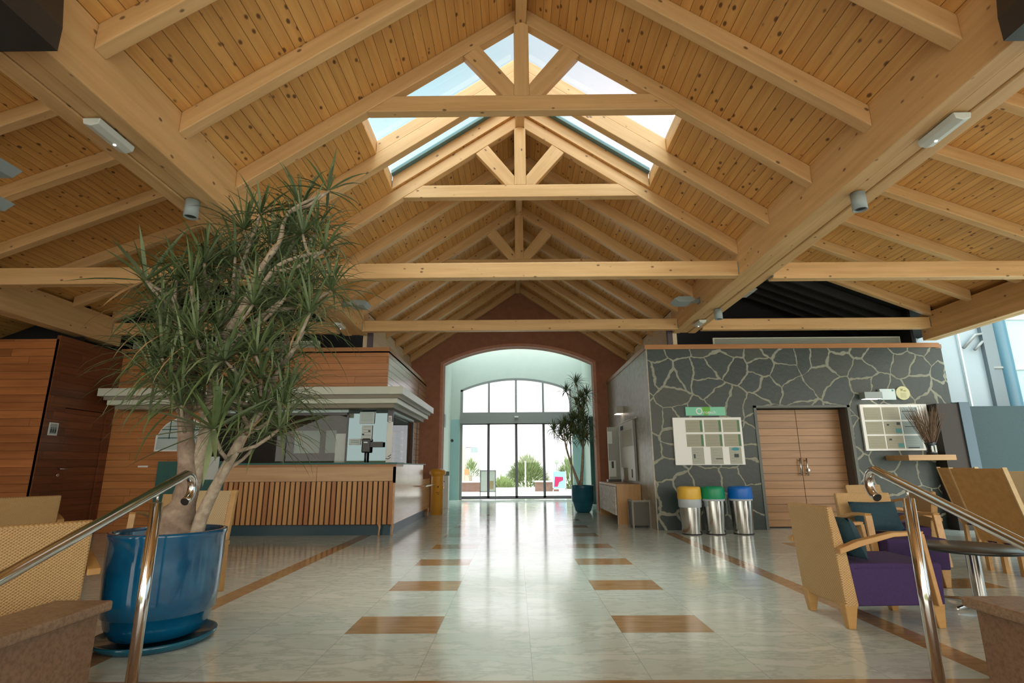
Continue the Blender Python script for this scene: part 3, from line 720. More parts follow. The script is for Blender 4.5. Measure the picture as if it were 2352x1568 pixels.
# counter
ct = thing('ticket_counter', 'long slatted timber ticket counter with dark green top', 'counter', (-3.4, 9.5, 0))
m = MB().box(-4.95, -2.00, 9.16, 9.78, 1.145, 1.175).box(-2.38, -2.00, 9.78, 12.1, 1.145, 1.165)
m.build('countertop', TEALP, ct, True)
MB().box(-4.93, -2.02, 9.18, 9.78, 1.105, 1.145).build('edge_band', TRIMW, ct, True)
m = MB()
for a, b in ((-4.93, -3.36), (-3.355, -2.03)): m.box(a, b, 9.20, 9.24, .87, 1.105)
m.box(-2.07, -2.03, 9.20, 9.24, .18, .87)
m.build('front_fascia', COUNTERW, ct, True)
m = MB()
for a, b in ((9.2, 10.3), (10.304, 11.95)): m.box(-2.07, -2.03, a, b, .84, 1.145)
m.box(-2.068, -2.035, 9.24, 12.93, .18, .84)
m.build('side_fascia', COUNTERW_Y, ct, True)
MB().box(-4.9, -2.08, 9.225, 9.25, .17, .87).build('slat_backing', mat('slat_shadow_board', (.05, .022, .012), .7), ct, True)
slm = [pine('slat_timber_%d' % i, 2, c, tuple(v*.75 for v in c), .4, kn=False) for i, c in enumerate(((.60, .32, .12), (.46, .19, .07), (.53, .26, .095)))]
for k in range(33):
    x = -4.90+k*.0868
    MB().box(x, x+.062, 9.185, 9.215, .18, .865).build('slat', slm[random.randrange(3)], ct, True)
MB().box(-4.9, -2.14, 9.30, 9.34, 0, .175).box(-2.14, -2.10, 9.30, 12.7, 0, .175).build('plinth', NAVY, ct, True)
MB().box(-4.9, -2.05, 9.25, 9.78, .175, .185).build('floor_plate', BLACKM, ct, True)
for (x, y) in ((-2.27, 9.22), (-2.055, 9.22), (-2.055, 12.88)):
    MB().tube([(x, y, .18), (x+.012, y, .13), (x+.004, y, .07), (x, y, .0)], [.028, .02, .013, .018], 10).build('leg', COUNTERW, ct, True)
MB().box(-2.36, -1.90, 11.6, 13.1, .69, .72).build('writing_shelf', COUNTERW_Y, ct, True)
struct(MB().box(-6.4, -4.97, 9.70, 9.76, 0, 1.22).build('trim_6', TEALP))
tag(MB().box(-5.62, -5.30, 9.69, 9.697, .9, 1.30).build('floor_plan_print', PAPER), 'white printed sheet on the dark teal panel behind the palm trunk', 'print')
tag(MB().box(-6.80, -6.62, 9.765, 9.777, 1.12, 1.15).build('switch_plate', WHITE), 'slim white wall plate on the timber wall left of the palm', 'switch')
# ================================================================= STONE BUILDING (right)
YS = 9.75
DX0, DX1 = 4.37, 6.06
m = MB().box(2.47, DX0, YS, YS+.06, 0, 3.22).box(DX1, 7.86, YS, YS+.06, 0, 3.22).box(DX0, DX1, YS, YS+.06, 2.12, 3.22)
m.box(7.86, 8.06, YS+.12, YS+.4, 0, 3.22)
struct(m.build('wall_right', STONE))
struct(MB().box(2.45, 2.47, YS, YG, 0, 3.22).build('wall_right_side', noisy('grey_brown_slate_side', (.44, .40, .31), (.22, .205, .165), 7., .36, 6., .01)))
struct(MB().box(2.43, 7.92, YS-.03, YS+.12, 3.215, 3.30).build('trim_7', TRIMW))
struct(MB().box(2.43, 2.55, YS+.12, YG, 3.215, 3.30).box(2.55, 7.5, YS+.1, 11.6, 3.2, 3.22).build('trim_8', TRIMW_Y))
struct(MB().box(7.92, 8.06, YS+.1, YS+.4, 3.22, 3.30).build('trim_9', GRANITE))
# door recess
FRG = mat('grey_stone_door_frame', (.13, .145, .135), .6)
m = MB().box(DX0-.03, DX0+.02, YS-.015, 10.07, 0, 2.15).box(DX1-.02, DX1+.03, YS-.015, YS+.05, 0, 2.15).box(DX0-.03, DX1+.03, YS-.015, YS+.05, 2.11, 2.15)
m.box(DX0, DX1, YS+.05, 10.1, 2.12, 2.16)
struct(m.build('trim_10', FRG))
struct(MB().box(DX1-.01, DX1+.02, YS+.05, 10.1, 0, 2.12).build('trim_11', mat('brown_grey_jamb', (.085, .075, .07), .5)))
for i, (a, b) in enumerate(((4.42, 5.232), (5.242, 6.045))):
    d = struct(MB().box(a, b, 10.03, 10.08, .02, 2.10).build('door_%d' % (6+i), DOORW))
    hx = 5.19 if i == 0 else 5.31
    h = MB().tube([(hx, 9.98, .90), (hx, 9.98, 1.21)], .013, 10)
    for z in (.94, 1.17): h.tube([(hx, 9.98, z), (hx, 10.03, z)], .010, 8)
    h.build('door_handle', STEEL, d)
    if i: MB().tube([(5.34, 10.0, 1.0), (5.34, 10.03, 1.0)], .022, 12).build('lock_plate', STEEL, d)
struct(MB().box(DX0, DX1, 10.08, 10.12, 0, 2.14).build('wall_shade_backing', BLACK))
# notice boards
def board_label(i): return
def noticeboard(x0, x1, z0, z1, cells, label, name='notice_board'):
    t = thing(name, label, 'notice board', ((x0+x1)/2, YS-.02, z0))
    MB().box(x0, x1, YS-.045, YS, z0, z1).build('panel', WHITE, t, True, bevel=.005)
    for (a, b, c, d_, mm) in cells:
        s_ = MB().box(a, b, YS-.052, YS-.045, c, d_).build('sheet', mm, t, True)
        q = MB(); n = max(3, int((d_-c)/.045))
        for k in range(1, n): q.box(a+.02, b-.05-.02*((k*7) % 3), YS-.0535, YS-.052, d_-k*(d_-c)/n, d_-k*(d_-c)/n+.005)
        q.build('print_lines', mat('faint_print', (.27, .29, .24), .7) if 'faint_print' not in bpy.data.materials else bpy.data.materials['faint_print'], s_, True)
    return t
PG = mat('green_strip_print', (.10, .22, .12), .7); PSEA = mat('teal_oval_print', (.05, .28, .34), .7)
cells = []
for r in range(2):
    for c_ in range(3):
        a = 3.07+c_*.335; z1 = 1.895-r*.255
        cells.append((a, a+.30, z1-.22, z1, PAPER2))
for c_ in range(3):
    a = 3.145+c_*.335; cells.append((a, a+.21, 1.115, 1.41, mat('leaflet_%d' % c_, (.40, .42, .36), .7)))
t = noticeboard(2.84, 4.08, 1.10, 1.94, cells, 'white notice board with framed sheets and leaflets above the coloured bins')
m = MB()
for r in range(2):
    for c_ in range(3):
        a = 3.07+c_*.335; z1 = 1.895-r*.255; m.box(a+.255, a+.295, YS-.054, YS-.052, z1-.21, z1-.01)
m.build('green_strip', PG, t, True)
m = MB(); m.add([(3.92+.07*cos(k*pi/8), YS-.055, 1.375+.028*sin(k*pi/8)) for k in range(16)], [list(range(16))]); m.build('oval_print', PSEA, t, True)
m = MB().box(3.17, 3.20, YS-.055, YS-.053, 1.22, 1.29).box(3.56, 3.68, YS-.055, YS-.053, 1.20, 1.215).box(3.89, 3.97, YS-.055, YS-.053, 1.23, 1.29); m.build('small_picture', INK, t, True)
g = thing('mint_sign', 'mint green sign with white lettering above the white notice board by the bins', 'sign', (3.46, YS-.03, 1.97))
MB().box(3.095, 3.815, YS-.03, YS, 1.975, 2.13).build('panel', GREENS, g, True)
MB().box(3.40, 3.54, YS-.032, YS-.03, 2.05, 2.128).box(3.42, 3.50, YS-.032, YS-.03, 1.98, 2.05).build('leaf_print', GREEND, g, True)
MB().add([(3.34+.06*cos(k*pi/12)*s_, YS-.034, 2.055+.06*sin(k*pi/12)*s_) for s_ in (1, .72) for k in range(24)], [(k, (k+1) % 24, 24+(k+1) % 24, 24+k) for k in range(24)]).build('ring_letter', WHITE, g, True)
text('rotech', .085, (3.53, YS-.034, 2.03), (pi/2, 0, 0), WHITE, 'sign_text', g)
cells = []
for r in range(3):
    for c_ in range(3):
        a = 6.31+c_*.33; z1 = 2.10-r*.255; cells.append((a, a+.30, z1-.225, z1, PAPER2 if c_ < 2 else mat('blue_grey_sheet_%d' % r, (.30, .38, .38), .6)))
t = noticeboard(6.25, 7.46, 1.33, 2.155, cells, 'white nine-sheet notice board right of the double door')
MB().box(6.83, 6.93, YS-.055, YS-.053, 1.64, 1.72).box(6.83, 6.93, YS-.055, YS-.053, 1.385, 1.46).build('teal_print', PAPER3, t, True)
MB().box(6.68, 6.72, YS-.055, YS-.053, 1.77, 1.80).box(6.86, 6.92, YS-.055, YS-.053, 1.78, 1.83).box(7.0, 7.24, YS-.055, YS-.053, 1.745, 1.757).box(7.0, 7.22, YS-.055, YS-.053, 2.02, 2.033).box(6.68, 6.73, YS-.055, YS-.053, 1.51, 1.54).box(7.0, 7.2, YS-.055, YS-.053, 1.37, 1.39).build('small_picture', INK, t, True)
l = thing('wall_lamp', 'grey box wall lamp lit underneath beside the round disc', 'lamp', (6.46, 9.6, 2.30))
MB().box(6.30, 6.62, YS-.16, YS, 2.25, 2.37).build('housing', GREYL, l, True, bevel=.004)
MB().box(6.32, 6.60, YS-.145, YS-.02, 2.243, 2.251).build('lit_slot', WARM, l, True)
s_ = thing('white_box_sign', 'pale blue-white square box sign between wall lamp and round disc', 'sign', (6.79, 9.7, 2.33))
MB().box(6.65, 6.93, YS-.06, YS, 2.235, 2.435).build('panel', mat('pale_white_face', (.62, .76, .80), .4), s_, True, bevel=.004)
MB().box(6.87, 6.90, YS-.063, YS-.06, 2.39, 2.42).build('corner_mark', PAPER3, s_, True)
s_ = thing('round_disc', 'round cream disc plaque at the right end of the stone wall', 'plaque', (7.09, 9.7, 2.36))
MB().tube([(7.09, YS-.03, 2.36), (7.09, YS, 2.36)], .125, 32, smooth=False).build('disc', mat('cream_disc', (.62, .62, .36), .5), s_, True)
m = MB().box(7.05, 7.09, YS-.033, YS-.031, 2.40, 2.44).box(7.10, 7.15, YS-.033, YS-.031, 2.39, 2.41)
for z in (2.35, 2.325, 2.30, 2.275): m.box(7.04, 7.14, YS-.033, YS-.031, z, z+.006)
m.build('emblem_print', mat('olive_print', (.30, .30, .12), .6), s_, True)
# wall shelf with broom-like dried bundle
s_ = thing('wall_shelf', 'thick timber shelf on the stone wall under the right notice board', 'shelf', (7.0, 9.5, 1.2))
MB().box(6.60, 7.40, 9.18, YS, 1.155, 1.245).build('board', pine('shelf_timber', 0, (.52, .32, .14), (.42, .24, .10), .4, kn=False), s_, True, bevel=.005)
v = thing('dried_bundle_vase', 'dark ribbed vase holding a fan of dried brown stems on the timber shelf', 'vase', (7.14, 9.36, 1.245))
MB().lathe([(0, 0), (.085, 0), (.075, .05), (.065, .1), (.075, .17), (.09, .21), (.08, .21), (.06, .12), (0, .1)], seg=20).build('vase', mat('dark_glass_vase', (.02, .03, .035), .1), v)
MB().box(-.05, -.015, -.075, -.07, .05, .15).box(.01, .04, -.075, -.07, .04, .16).build('pale_mark', mat('pale_stripe', (.5, .55, .5), .5), v)
m = MB()
for k in range(150):
    a = random.uniform(-.52, .42); b = random.uniform(-.35, .35); L = random.uniform(.52, .72)
    x0, y0 = random.uniform(-.04, .04), random.uniform(-.04, .04)
    m.tube([(x0, y0, .12), (x0+a*L*.5, y0+b*L*.4, .12+L*.5), (x0+a*L*.95, y0+b*L*.9, .12+L)], [.004, .003, .002], 4, cap=False)
tag(m.build('dried_stems', noisy('dried_stem', (.22, .14, .085), (.12, .075, .045), 20., .9), v), kind='stuff')
# three recycling bins
def bin_(x, colr, label, bag, body=None):
    t = thing('recycling_bin', label, 'bin', (x, 9.20, 0), 0, 'recycling bins along the stone wall')
    MB().lathe([(0, 0), (.150, 0), (.155, .02), (.178, .56), (.178, .57)], seg=36).build('body', STEEL, t)
    MB().lathe([(.15, 0), (.158, 0), (.158, .018), (.15, .018)], seg=30).build('base_ring', BLACKM, t)
    MB().lathe([(.18, .555-bag), (.184, .555-bag+.005), (.186, .56), (.18, .57)], seg=36).build('liner_bag', BAG, t)
    MB().lathe([(.190, .555), (.193, .57), (.189, .70), (.182, .735), (.165, .752), (.14, .745), (.13, .69)], seg=36).build('lid', colr, t)
bin_(2.875, YEL, 'brushed steel recycling bin with a yellow lid and visible liner bag', .13)
bin_(3.265, GRN, 'brushed steel recycling bin with a green lid', .03)
bin_(3.72, BLU, 'brushed steel recycling bin with a blue lid', .03)
# side of the stone building: cabinet, crate, displays
c = thing('low_cabinet', 'low timber cabinet with white louvred front against the grey side wall', 'cabinet', (2.15, 11.8, 0))
MB().box(1.96, 2.44, 10.78, 12.95, .70, .745).box(1.98, 2.44, 10.80, 10.85, .34, .70).box(1.96, 2.44, 12.90, 12.95, .0, .70).box(1.98, 2.44, 10.85, 12.9, .15, .18).build('carcass', CABW, c, True)
MB().box(1.97, 2.17, 10.78, 10.85, 0, .70).build('leg', CABW, c, True)
WF = noisy('whitewashed_wood', (.80, .76, .72), (.46, .42, .38), 14., .6)
for k in range(4):
    y0 = 10.88+k*.51
    d = MB().box(1.945, 1.97, y0, y0+.48, .16, .69).build('cabinet_door', WF, c, True)
    q = MB()
    for j in range(9): q.box(1.935, 1.946, y0+.07, y0+.41, .21+j*.05, .235+j*.05)
    q.build('louvre', WF, d, True)
c = thing('grey_crate', 'small dark grey open-topped crate with pale edges beside the low cabinet', 'crate', (2.28, 10.2, 0))
m = MB().box(2.12, 2.47-.03, 10.14, 10.17, .04, .46).box(2.12, 2.15, 10.17, 10.50, .04, .46).box(2.41, 2.44, 10.17, 10.50, .04, .46).box(2.15, 2.41, 10.47, 10.50, .04, .46).box(2.15, 2.41, 10.17, 10.47, .04, .06)
m.build('panels', mat('dark_grey_panel', (.085, .085, .075), .6), c, True)
m = MB()
for (x, y) in ((2.11, 10.13), (2.42, 10.13), (2.11, 10.48), (2.42, 10.48)): m.box(x, x+.03, y, y+.03, 0, .48)
m.box(2.11, 2.45, 10.125, 10.145, .45, .485).box(2.11, 2.13, 10.13, 10.5, .45, .485)
m.build('frame', mat('taupe_edge', (.22, .20, .16), .5), c, True)
c = thing('framed_poster', 'large framed white poster leaning from a rail on the grey side wall', 'poster', (2.44, 11.3, 1.4))
MB().box(2.40, 2.435, 11.0, 12.45, 1.06, 2.02).box(2.40, 2.435, 11.0, 11.7, .80, 1.06).build('sheet', mat('poster_white', (.66, .66, .64), .4), c, True)
MB().box(2.395, 2.40, 11.12, 12.2, 1.5, 1.85).build('print_field', mat('beige_print', (.50, .48, .40), .5), c, True)
MB().box(2.393, 2.395, 12.0, 12.3, 1.88, 1.97).build('dark_print', INK, c, True)
MB().box(2.393, 2.395, 11.25, 11.34, .86, 1.03).build('dark_print', INK, c, True)
MB().box(2.395, 2.44, 10.96, 11.0, .80, 2.05).build('frame_side', GREYFR, c, True)
MB().tube([(2.41, 10.7, 2.04), (2.41, 12.5, 2.04)], .014, 8).build('rail', mat('pale_rail', (.6, .6, .56), .4), c, True)
c = thing('display_screen', 'tall grey information stand on the far end of the low cabinet', 'display', (2.2, 12.6, .745))
MB().box(2.14, 2.40, 12.56, 12.60, .80, 1.98).build('screen', mat('grey_screen', (.27, .30, .28), .3), c, True)
MB().box(2.10, 2.40, 12.50, 12.72, .745, .80).build('base', BLACKM, c, True)
MB().box(2.14, 2.24, 12.545, 12.56, 1.60, 1.88).box(2.14, 2.30, 12.545, 12.56, .86, 1.22).build('leaflet', PAPER, c, True)
MB().box(2.20, 2.25, 12.540, 12.545, 1.05, 1.2).build('dark_print', INK, c, True)
l = thing('wall_lamp', 'pale box wall lamp high on the grey side wall above the poster', 'lamp', (2.38, 12.3, 2.3))
MB().box(2.30, 2.45, 12.1, 12.45, 2.26, 2.42).build('housing', mat('pale_lamp_body', (.42, .42, .37), .5), l, True)
MB().box(2.295, 2.44, 12.12, 12.43, 2.252, 2.26).build('lit_slot', WARM, l, True)
# air grilles on the ledges
for (x0, x1, lab) in ((3.80, 7.37, 'long white-framed air grille on top of the stone building'), (-7.36, -3.76, 'long white-framed air grille on top of the ticket office')):
    g = thing('air_grille', lab, 'grille', ((x0+x1)/2, 9.95, 3.3))
    m = MB().box(x0, x1, 9.93, 9.97, 3.455, 3.475).box(x0, x1, 9.93, 9.97, 3.30, 3.32).box(x0, x0+.02, 9.93, 9.97, 3.32, 3.455).box(x1-.02, x1, 9.93, 9.97, 3.32, 3.455)
    m.build('frame', mat('grille_frame', (.62, .64, .52), .5) if 'grille_frame' not in bpy.data.materials else bpy.data.materials['grille_frame'], g, True)
    m = MB()
    for k in range(9): m.box(x0+.02, x1-.02, 9.94, 9.96, 3.326+k*.0145, 3.333+k*.0145)
    m.box(x0+.02, x1-.02, 9.962, 9.966, 3.32, 3.455)
    m.build('louvres', mat('grille_grey', (.42, .45, .38), .5) if 'grille_grey' not in bpy.data.materials else bpy.data.materials['grille_grey'], g, True)
# ---------------------------------------------------------------- daylight side beyond the right beam
struct(MB().box(8.3, 9.62, 10.75, 10.82, 0, 6).build('wall_exterior', EXTW))
struct(MB().box(9.13, 9.16, 10.70, 10.75, 0, 6).build('trim_12', mat('pale_joint', (.6, .72, .76), .4)))
cl = thing('facade_column', 'dark blue-grey facade column with horizontal joint beyond the stone wall', 'column', (9.75, 10.7, 0))
MB().prism([(9.60, 10.66), (9.70, 10.66), (9.70, 10.72), (9.93, 10.72), (9.93, 10.8), (9.60, 10.8)], 0, 6, 2).build('frame', mat('blue_grey_steel', (.13, .17, .19), .4), cl, True)
MB().lathe([(.16, 0), (.16, 6)], c=(10.05, 10.80), seg=28).build('shaft', mat('steel_blue_column', (.06, .16, .22), .25), cl, True)
MB().box(9.70, 9.93, 10.70, 10.72, 2.98, 3.02).build('joint_strip', GREYFR, cl, True)
wx = struct(MB().box(10.2, 14.5, 10.9, 10.95, 0, 6).build('window_5', EXTL))
MB().box(10.0, 14.5, 10.86, 10.9, 2.98, 3.03).box(9.95, 14.5, 10.86, 10.9, 4.05, 4.09).build('glazing_bar', WHITE, wx)
br = thing('hanging_bracket', 'pair of dark slanted brackets on the pale exterior panels', 'bracket', (9.35, 10.6, 3.6))
MB().tube([(9.18, 10.68, 3.40), (9.48, 10.68, 3.68), (9.62, 10.68, 3.70)], .03, 4).tube([(9.40, 10.68, 3.36), (9.60, 10.68, 3.54)], .028, 4).build('bars', GREYFR, br, True)
dk = thing('dark_divider', 'dark brown upright divider with its lit side as a blue-grey band right of the dried bundle', 'divider', (7.65, 9.6, 0))
MB().prism([(7.48, 9.5), (7.86, 9.5), (7.86, 9.74), (7.48, 9.74)], 0, 2.14, 2).build('panel', BROWNBK, dk, True)
MB().box(7.86, 8.04, 9.47, 9.74, 0, 2.16).build('edge_band', BLUEBAND, dk, True)
struct(MB().box(8.07, 16, 9.9, 10.05, 0, 2.13).build('wall_low', TEALST))
struct(MB().box(8.06, 8.3, 9.86, 10.08, 0, 2.20).build('trim_13', TEALP))
# ================================================================= LAMPS ON THE BEAMS
def emergency(x, y, L, label):
    t = thing('emergency_light', label, 'emergency light', (x, y, 3.54), 0, 'emergency lights under the main beams')
    MB().prism([(-.065, 0), (.065, 0), (.055, -.045), (.0, -.06), (-.055, -.045)], -L/2, L/2, 1).build('diffuser', LAMPW, t, bevel=.006)
    MB().box(-.05, .05, -L/2+.01, L/2-.01, -.01, .0).build('backplate', WHITEP, t)
    MB().lathe([(0, -.066), (.010, -.064), (.010, -.055)], c=(.0, .06 if x < 0 else .08), seg=10).build('led', LED, t)
emergency(-3.03, 3.50, .36, 'white oblong emergency light under the left main beam, nearest the camera')
emergency(3.22, 3.53, .36, 'white oblong emergency light under the right main beam, nearest the camera')
emergency(3.24, 9.0, .30, 'small white emergency light at the far end of the right main beam')
emergency(-3.08, 9.0, .30, 'small white emergency light at the far end of the left main beam')
def spot(x, y, label):
    t = thing('spotlight', label, 'spotlight', (x, y, 3.54), 0, 'cylinder spotlights under the main beams')
    MB().lathe([(0, 0), (.062, 0), (.062, -.165), (.054, -.165), (.050, -.14), (.0, -.135)], seg=28).build('housing', GREYL, t)
    MB().lathe([(0, -.142), (.045, -.142), (.05, -.15)], seg=20).build('lens', TABLET, t)
spot(-3.03, 4.55, 'grey cylinder spotlight under the left main beam above the palm')
spot(3.20, 4.52, 'grey cylinder spotlight under the right main beam, nearer one')
spot(3.28, 8.25, 'small grey cylinder spotlight at the far end of the right main beam')
def flood(x, y, z, sg, label, ry=0.0):
    t = thing('floodlight', label, 'floodlight', (x, y, z), 0, 'flat floodlights on beam arms')
    pts = [(0, -.02), (.07, -.055), (.27, -.055), (.34, .0), (.27, .035), (.05, .035)]
    a = MB().prism([(sg*(p[0]+.10), p[1]) for p in pts], -.14, .14).build('housing', GREYL, t, bevel=.004)
    MB().box(min(0, sg*.12), max(0, sg*.12), -.03, .03, -.03, .02).build('arm', GREYL, t)
    MB().box(min(0, sg*.015), max(0, sg*.015), -.06, .06, -.05, .05).build('wall_plate', GREYFR, t)
flood(CX+XI, 8.25, 3.69, -1, 'flat grey floodlight on the inner face of the right main beam')
flood(CX-XI, 8.3, 3.69, 1, 'flat grey floodlight on the inner face of the left main beam, right of the palm')
flood(CX+XI+.44, 8.2, 3.82, 1, 'flat grey floodlight on the aisle side of the right main beam')
tag(MB().box(-4.14, -4.10, 3.38, 3.42, 2.8, 5.23).build('lamp_bar', GREYFR), 'thin grey bar carrying two floodlights just outside the left picture edge', 'bar')
flood(-4.10, 3.40, 3.25, 1, 'pale floodlight at the left picture edge, upper of the two')
flood(-4.10, 3.40, 2.98, 1, 'pale floodlight at the left picture edge, lower of the two')
# ================================================================= RAILINGS AND PARAPETS
def railing(x, sg, label):
    t = thing('handrail', label, 'handrail', (x, 3.0, 0))
    n = []
    # sloping rail running down towards the camera, then the curl at its upper end
    n.append((x, 1.2, .36)); n.append((x, 2.19, .695)); n.append((x, 3.04, .985)); n.append((x+sg*.005, 3.24, 1.052))
    for k in range(1, 9):
        a = pi/2-(k/8)*pi*.92; n.append((x+sg*(.005), 3.24+.08*cos(a), .972+.08*sin(a)))
    MB().tube(n, .025, 20).build('rail', CHROME, t, True)
    a_ = Vector(n[-1])-Vector(n[-2]); a_.normalize()
    MB().tube([Vector(n[-1]), Vector(n[-1])+a_*.004], .022, 18).build('end_cap', BLACKM, t, True)
    MB().tube([(x, 3.0, -.17), (x, 3.0, .905)], .029, 20).build('post', CHROME, t, True)
    MB().tube([(x, 3.0, .90), (x, 3.0, .96)], .007, 8).build('rail_pin', CHROME, t, True)
railing(-1.955, -1, 'polished steel handrail with curled end on the left of the steps')
railing(2.115, 1, 'polished steel handrail with curled end on the right of the steps')
for sg, xi, xo_, lab in ((-1, -2.17, -2.43, 'brown granite parapet with projecting cap on the left of the steps'), (1, 2.36, 2.62, 'brown granite parapet with projecting cap on the right of the steps')):
    t = thing('granite_parapet', lab, 'parapet', ((xi+xo_)/2, 1.8, -.6))
    MB().box(min(xi, xo_), max(xi, xo_), .3, 2.99, -.6, .365).build('body', GRAN_S, t, True)
    MB().box(min(xi-sg*.05, xo_), max(xi-sg*.05, xo_), .3, 3.02, .365, .415).build('cap', GRANITE, t, True, bevel=.012)
# ================================================================= CHAIRS
def armchair(label, group='rush armchairs with purple seats', seat=PURP, w=WICK):
    """faces +x, back panel at the origin"""
    t = thing('armchair', label, 'armchair', (0, 0, 0), 0, group)
    MB().prism([(0, .135), (.09, .145), (.055, .50), (-.005, .80), (-.045, .79), (-.02, .45)], -.285, .285).build('backrest', w, t, bevel=.012)
    s = MB().prism([(.085, .145), (.68, .15), (.70, .40), (.69, .42), (.06, .42)], -.275, .275).build('seat', seat, t, bevel=.018)
    MB().box(.10, .685, -.279, .279, .385, .39).build('seam', seat, s)
    for (x, y) in ((.035, -.24), (.035, .24), (.63, -.23), (.63, .23)):
        b = MB(); r0, r1 = .045, .024
        dx = 0.0 if x < .3 else .02
        vs = [(x+a*r1+dx, y+c*r1, 0) for a, c in ((-1, -1), (1, -1), (1, 1), (-1, 1))]+[(x+a*r0, y+c*r0, .16) for a, c in ((-1, -1), (1, -1), (1, 1), (-1, 1))]
        b.add(vs, [(3, 2, 1, 0), (4, 5, 6, 7), (0, 1, 5, 4), (1, 2, 6, 5), (2, 3, 7, 6), (3, 0, 4, 7)]).build('leg', CHAIRW, t, bevel=.006)
    for sg in (-1, 1):
        y0, y1 = sorted((sg*.29, sg*.355))
        pr = [(-.03, .49), (.12, .54), (.35, .60), (.545, .612), (.56, .636), (.35, .63), (.10, .575), (-.03, .525)]
        b = MB().prism(pr, y0, y1)
        b.prism([(.53, .62), (.56, .62), (.605, .16), (.575, .16)], y0, y1)
        b.build('armrest', CHAIRW, t, bevel=.005)
    return t
def pillow(loc, rz, label, tilt=.35, wy=.24):
    b = MB(); n = 10
    for sgn in (-1, 1):
        vs = []; 
        for i in range(n+1):
            for j in range(n+1):
                u, v = -1+2*i/n, -1+2*j/n
                h = .075*(max(0, (1-u**4)*(1-v**4))**.5)
                pin = 1-.06*(1-abs(u))*(abs(v)) -.06*(1-abs(v))*abs(u)
                vs.append((sgn*h, u*wy*pin, v*.15*pin))
        b.add(vs, [(i*(n+1)+j, (i+1)*(n+1)+j, (i+1)*(n+1)+j+1, i*(n+1)+j+1) for i in range(n) for j in range(n)], 0, True)
    o = b.build('throw_pillow', TEALF); o.location = loc; o.rotation_euler = (0, -tilt, rz)
    tag(o, label, 'pillow', 'dark teal pillows on the armchairs'); return o
ac = armchair('rush-backed armchair with purple seat at right, nearest the handrail, its back to the marble aisle')
ac.location = (2.235, 4.22, 0)
pillow((2.235+.17, 4.22, .575), 0, 'dark teal pillow on the nearest right armchair')
def put(x, y, rz, label, pl=None):
    o = dup(ac, (x, y, 0), rz, label)
    if pl: pillow((x+.17*cos(rz), y+.17*sin(rz), .575), rz, pl)
    return o
put(3.66, 5.86, -pi/2, 'rush-backed armchair facing the camera behind the nearest right armchair', 'dark teal pillow on the armchair that faces the camera')
put(4.62, 6.35, pi-.25, 'armchair with plain orange back seen between handrail post and stacked high backs', None)
put(5.15, 8.2, -pi/2+.15, 'armchair standing farthest back in front of the timber double door', None)
put(-2.665, 3.04, radians(141), 'rush armchair in the left foreground seen from behind above the granite parapet')
put(-5.45, 6.15, radians(150), 'pale rush armchair far left in front of the orange timber wall')
put(-3.9, 6.55, radians(-80), 'armchair whose arm shows just left of the blue palm pot')
# side chair with tall stiles
def sidechair(label, top=.88, w=WICK2, group='tall rush-backed side chairs'):
    t = thing('side_chair', label, 'chair', (0, 0, 0), 0, group)
    MB().prism([(-.01, .44), (.03, .44), (-.055, top), (-.085, top)], -.20, .20).build('backrest', w, t, bevel=.01)
    for sg in (-1, 1):
        y0, y1 = sorted((sg*.20, sg*.255))
        MB().prism([(-.02, .44), (.03, .44), (-.05, top+.005), (-.09, top+.005)], y0, y1).prism([(-.02, .44), (.03, .44), (.01, 0), (-.03, 0)], y0, y1).build('leg', CHAIRW, t, bevel=.006)
        MB().prism([(.40, .42), (.44, .42), (.45, 0), (.42, 0)], y0, y1).build('leg', CHAIRW, t, bevel=.006)
    MB().box(-.03, .46, -.255, .255, .40, .435).build('seat_frame', CHAIRW, t)
    MB().box(.02, .46, -.24, .24, .43, .475).build('seat', PURP, t, bevel=.015)
    return t
sc = sidechair('rush-backed side chair facing the camera just right of the blue palm pot')
sc.location = (-2.93, 5.22, 0); sc.rotation_euler.z = -pi/2-.08
# high-backed timber chairs in the right background
def highback(label, w=CHAIRW, top=1.04, lean=.20):
    t = thing('high_back_chair', label, 'chair', (0, 0, 0), 0, 'high-backed chairs in the right background')
    MB().prism([(0, .30), (.03, .30), (.03-lean, top), (-lean, top)], -.29, .29).build('backrest', w, t, bevel=.006)
    for sg in (-1, 1):
        y0, y1 = sorted((sg*.29, sg*.305)); MB().prism([(-.01, .30), (.04, .30), (.04-lean, top+.01), (-.01-lean, top+.01)], y0, y1).build('edge_strip', pine('pale_edge_timber', 0, (.62, .46, .24), (.5, .35, .16), .4, kn=False) if 'pale_edge_timber' not in bpy.data.materials else bpy.data.materials['pale_edge_timber'], t)
    MB().box(.03, .55, -.27, .27, .28, .44).build('seat', PURP, t, bevel=.015)
    for (x, y) in ((.02, -.26), (.02, -.09), (.02, .09), (.02, .26), (.50, -.25), (.50, .25)):
        MB().box(x-.02, x+.025, y-.02, y+.02, 0, .31).build('leg', CHAIRW, t)
    return t
HB = highback('high orange timber chair back leaning left, tallest in the right background')
HB.location = (4.98, 5.75, 0); HB.rotation_euler.z = .10
dup(HB, (6.15, 7.45, 0), .05, 'high timber chair back with open legs, left of the tallest leaning back')
h2 = highback('pale rush high-back chair partly hidden behind the tallest timber back', WICK2, .98, .12)
h2.location = (7.35, 8.2, 0); h2.rotation_euler.z = pi+.5
hb3 = dup(ac, (3.62, 3.72, 0), radians(-12), 'armchair cut by the right picture edge, orange arm and purple seat showing')
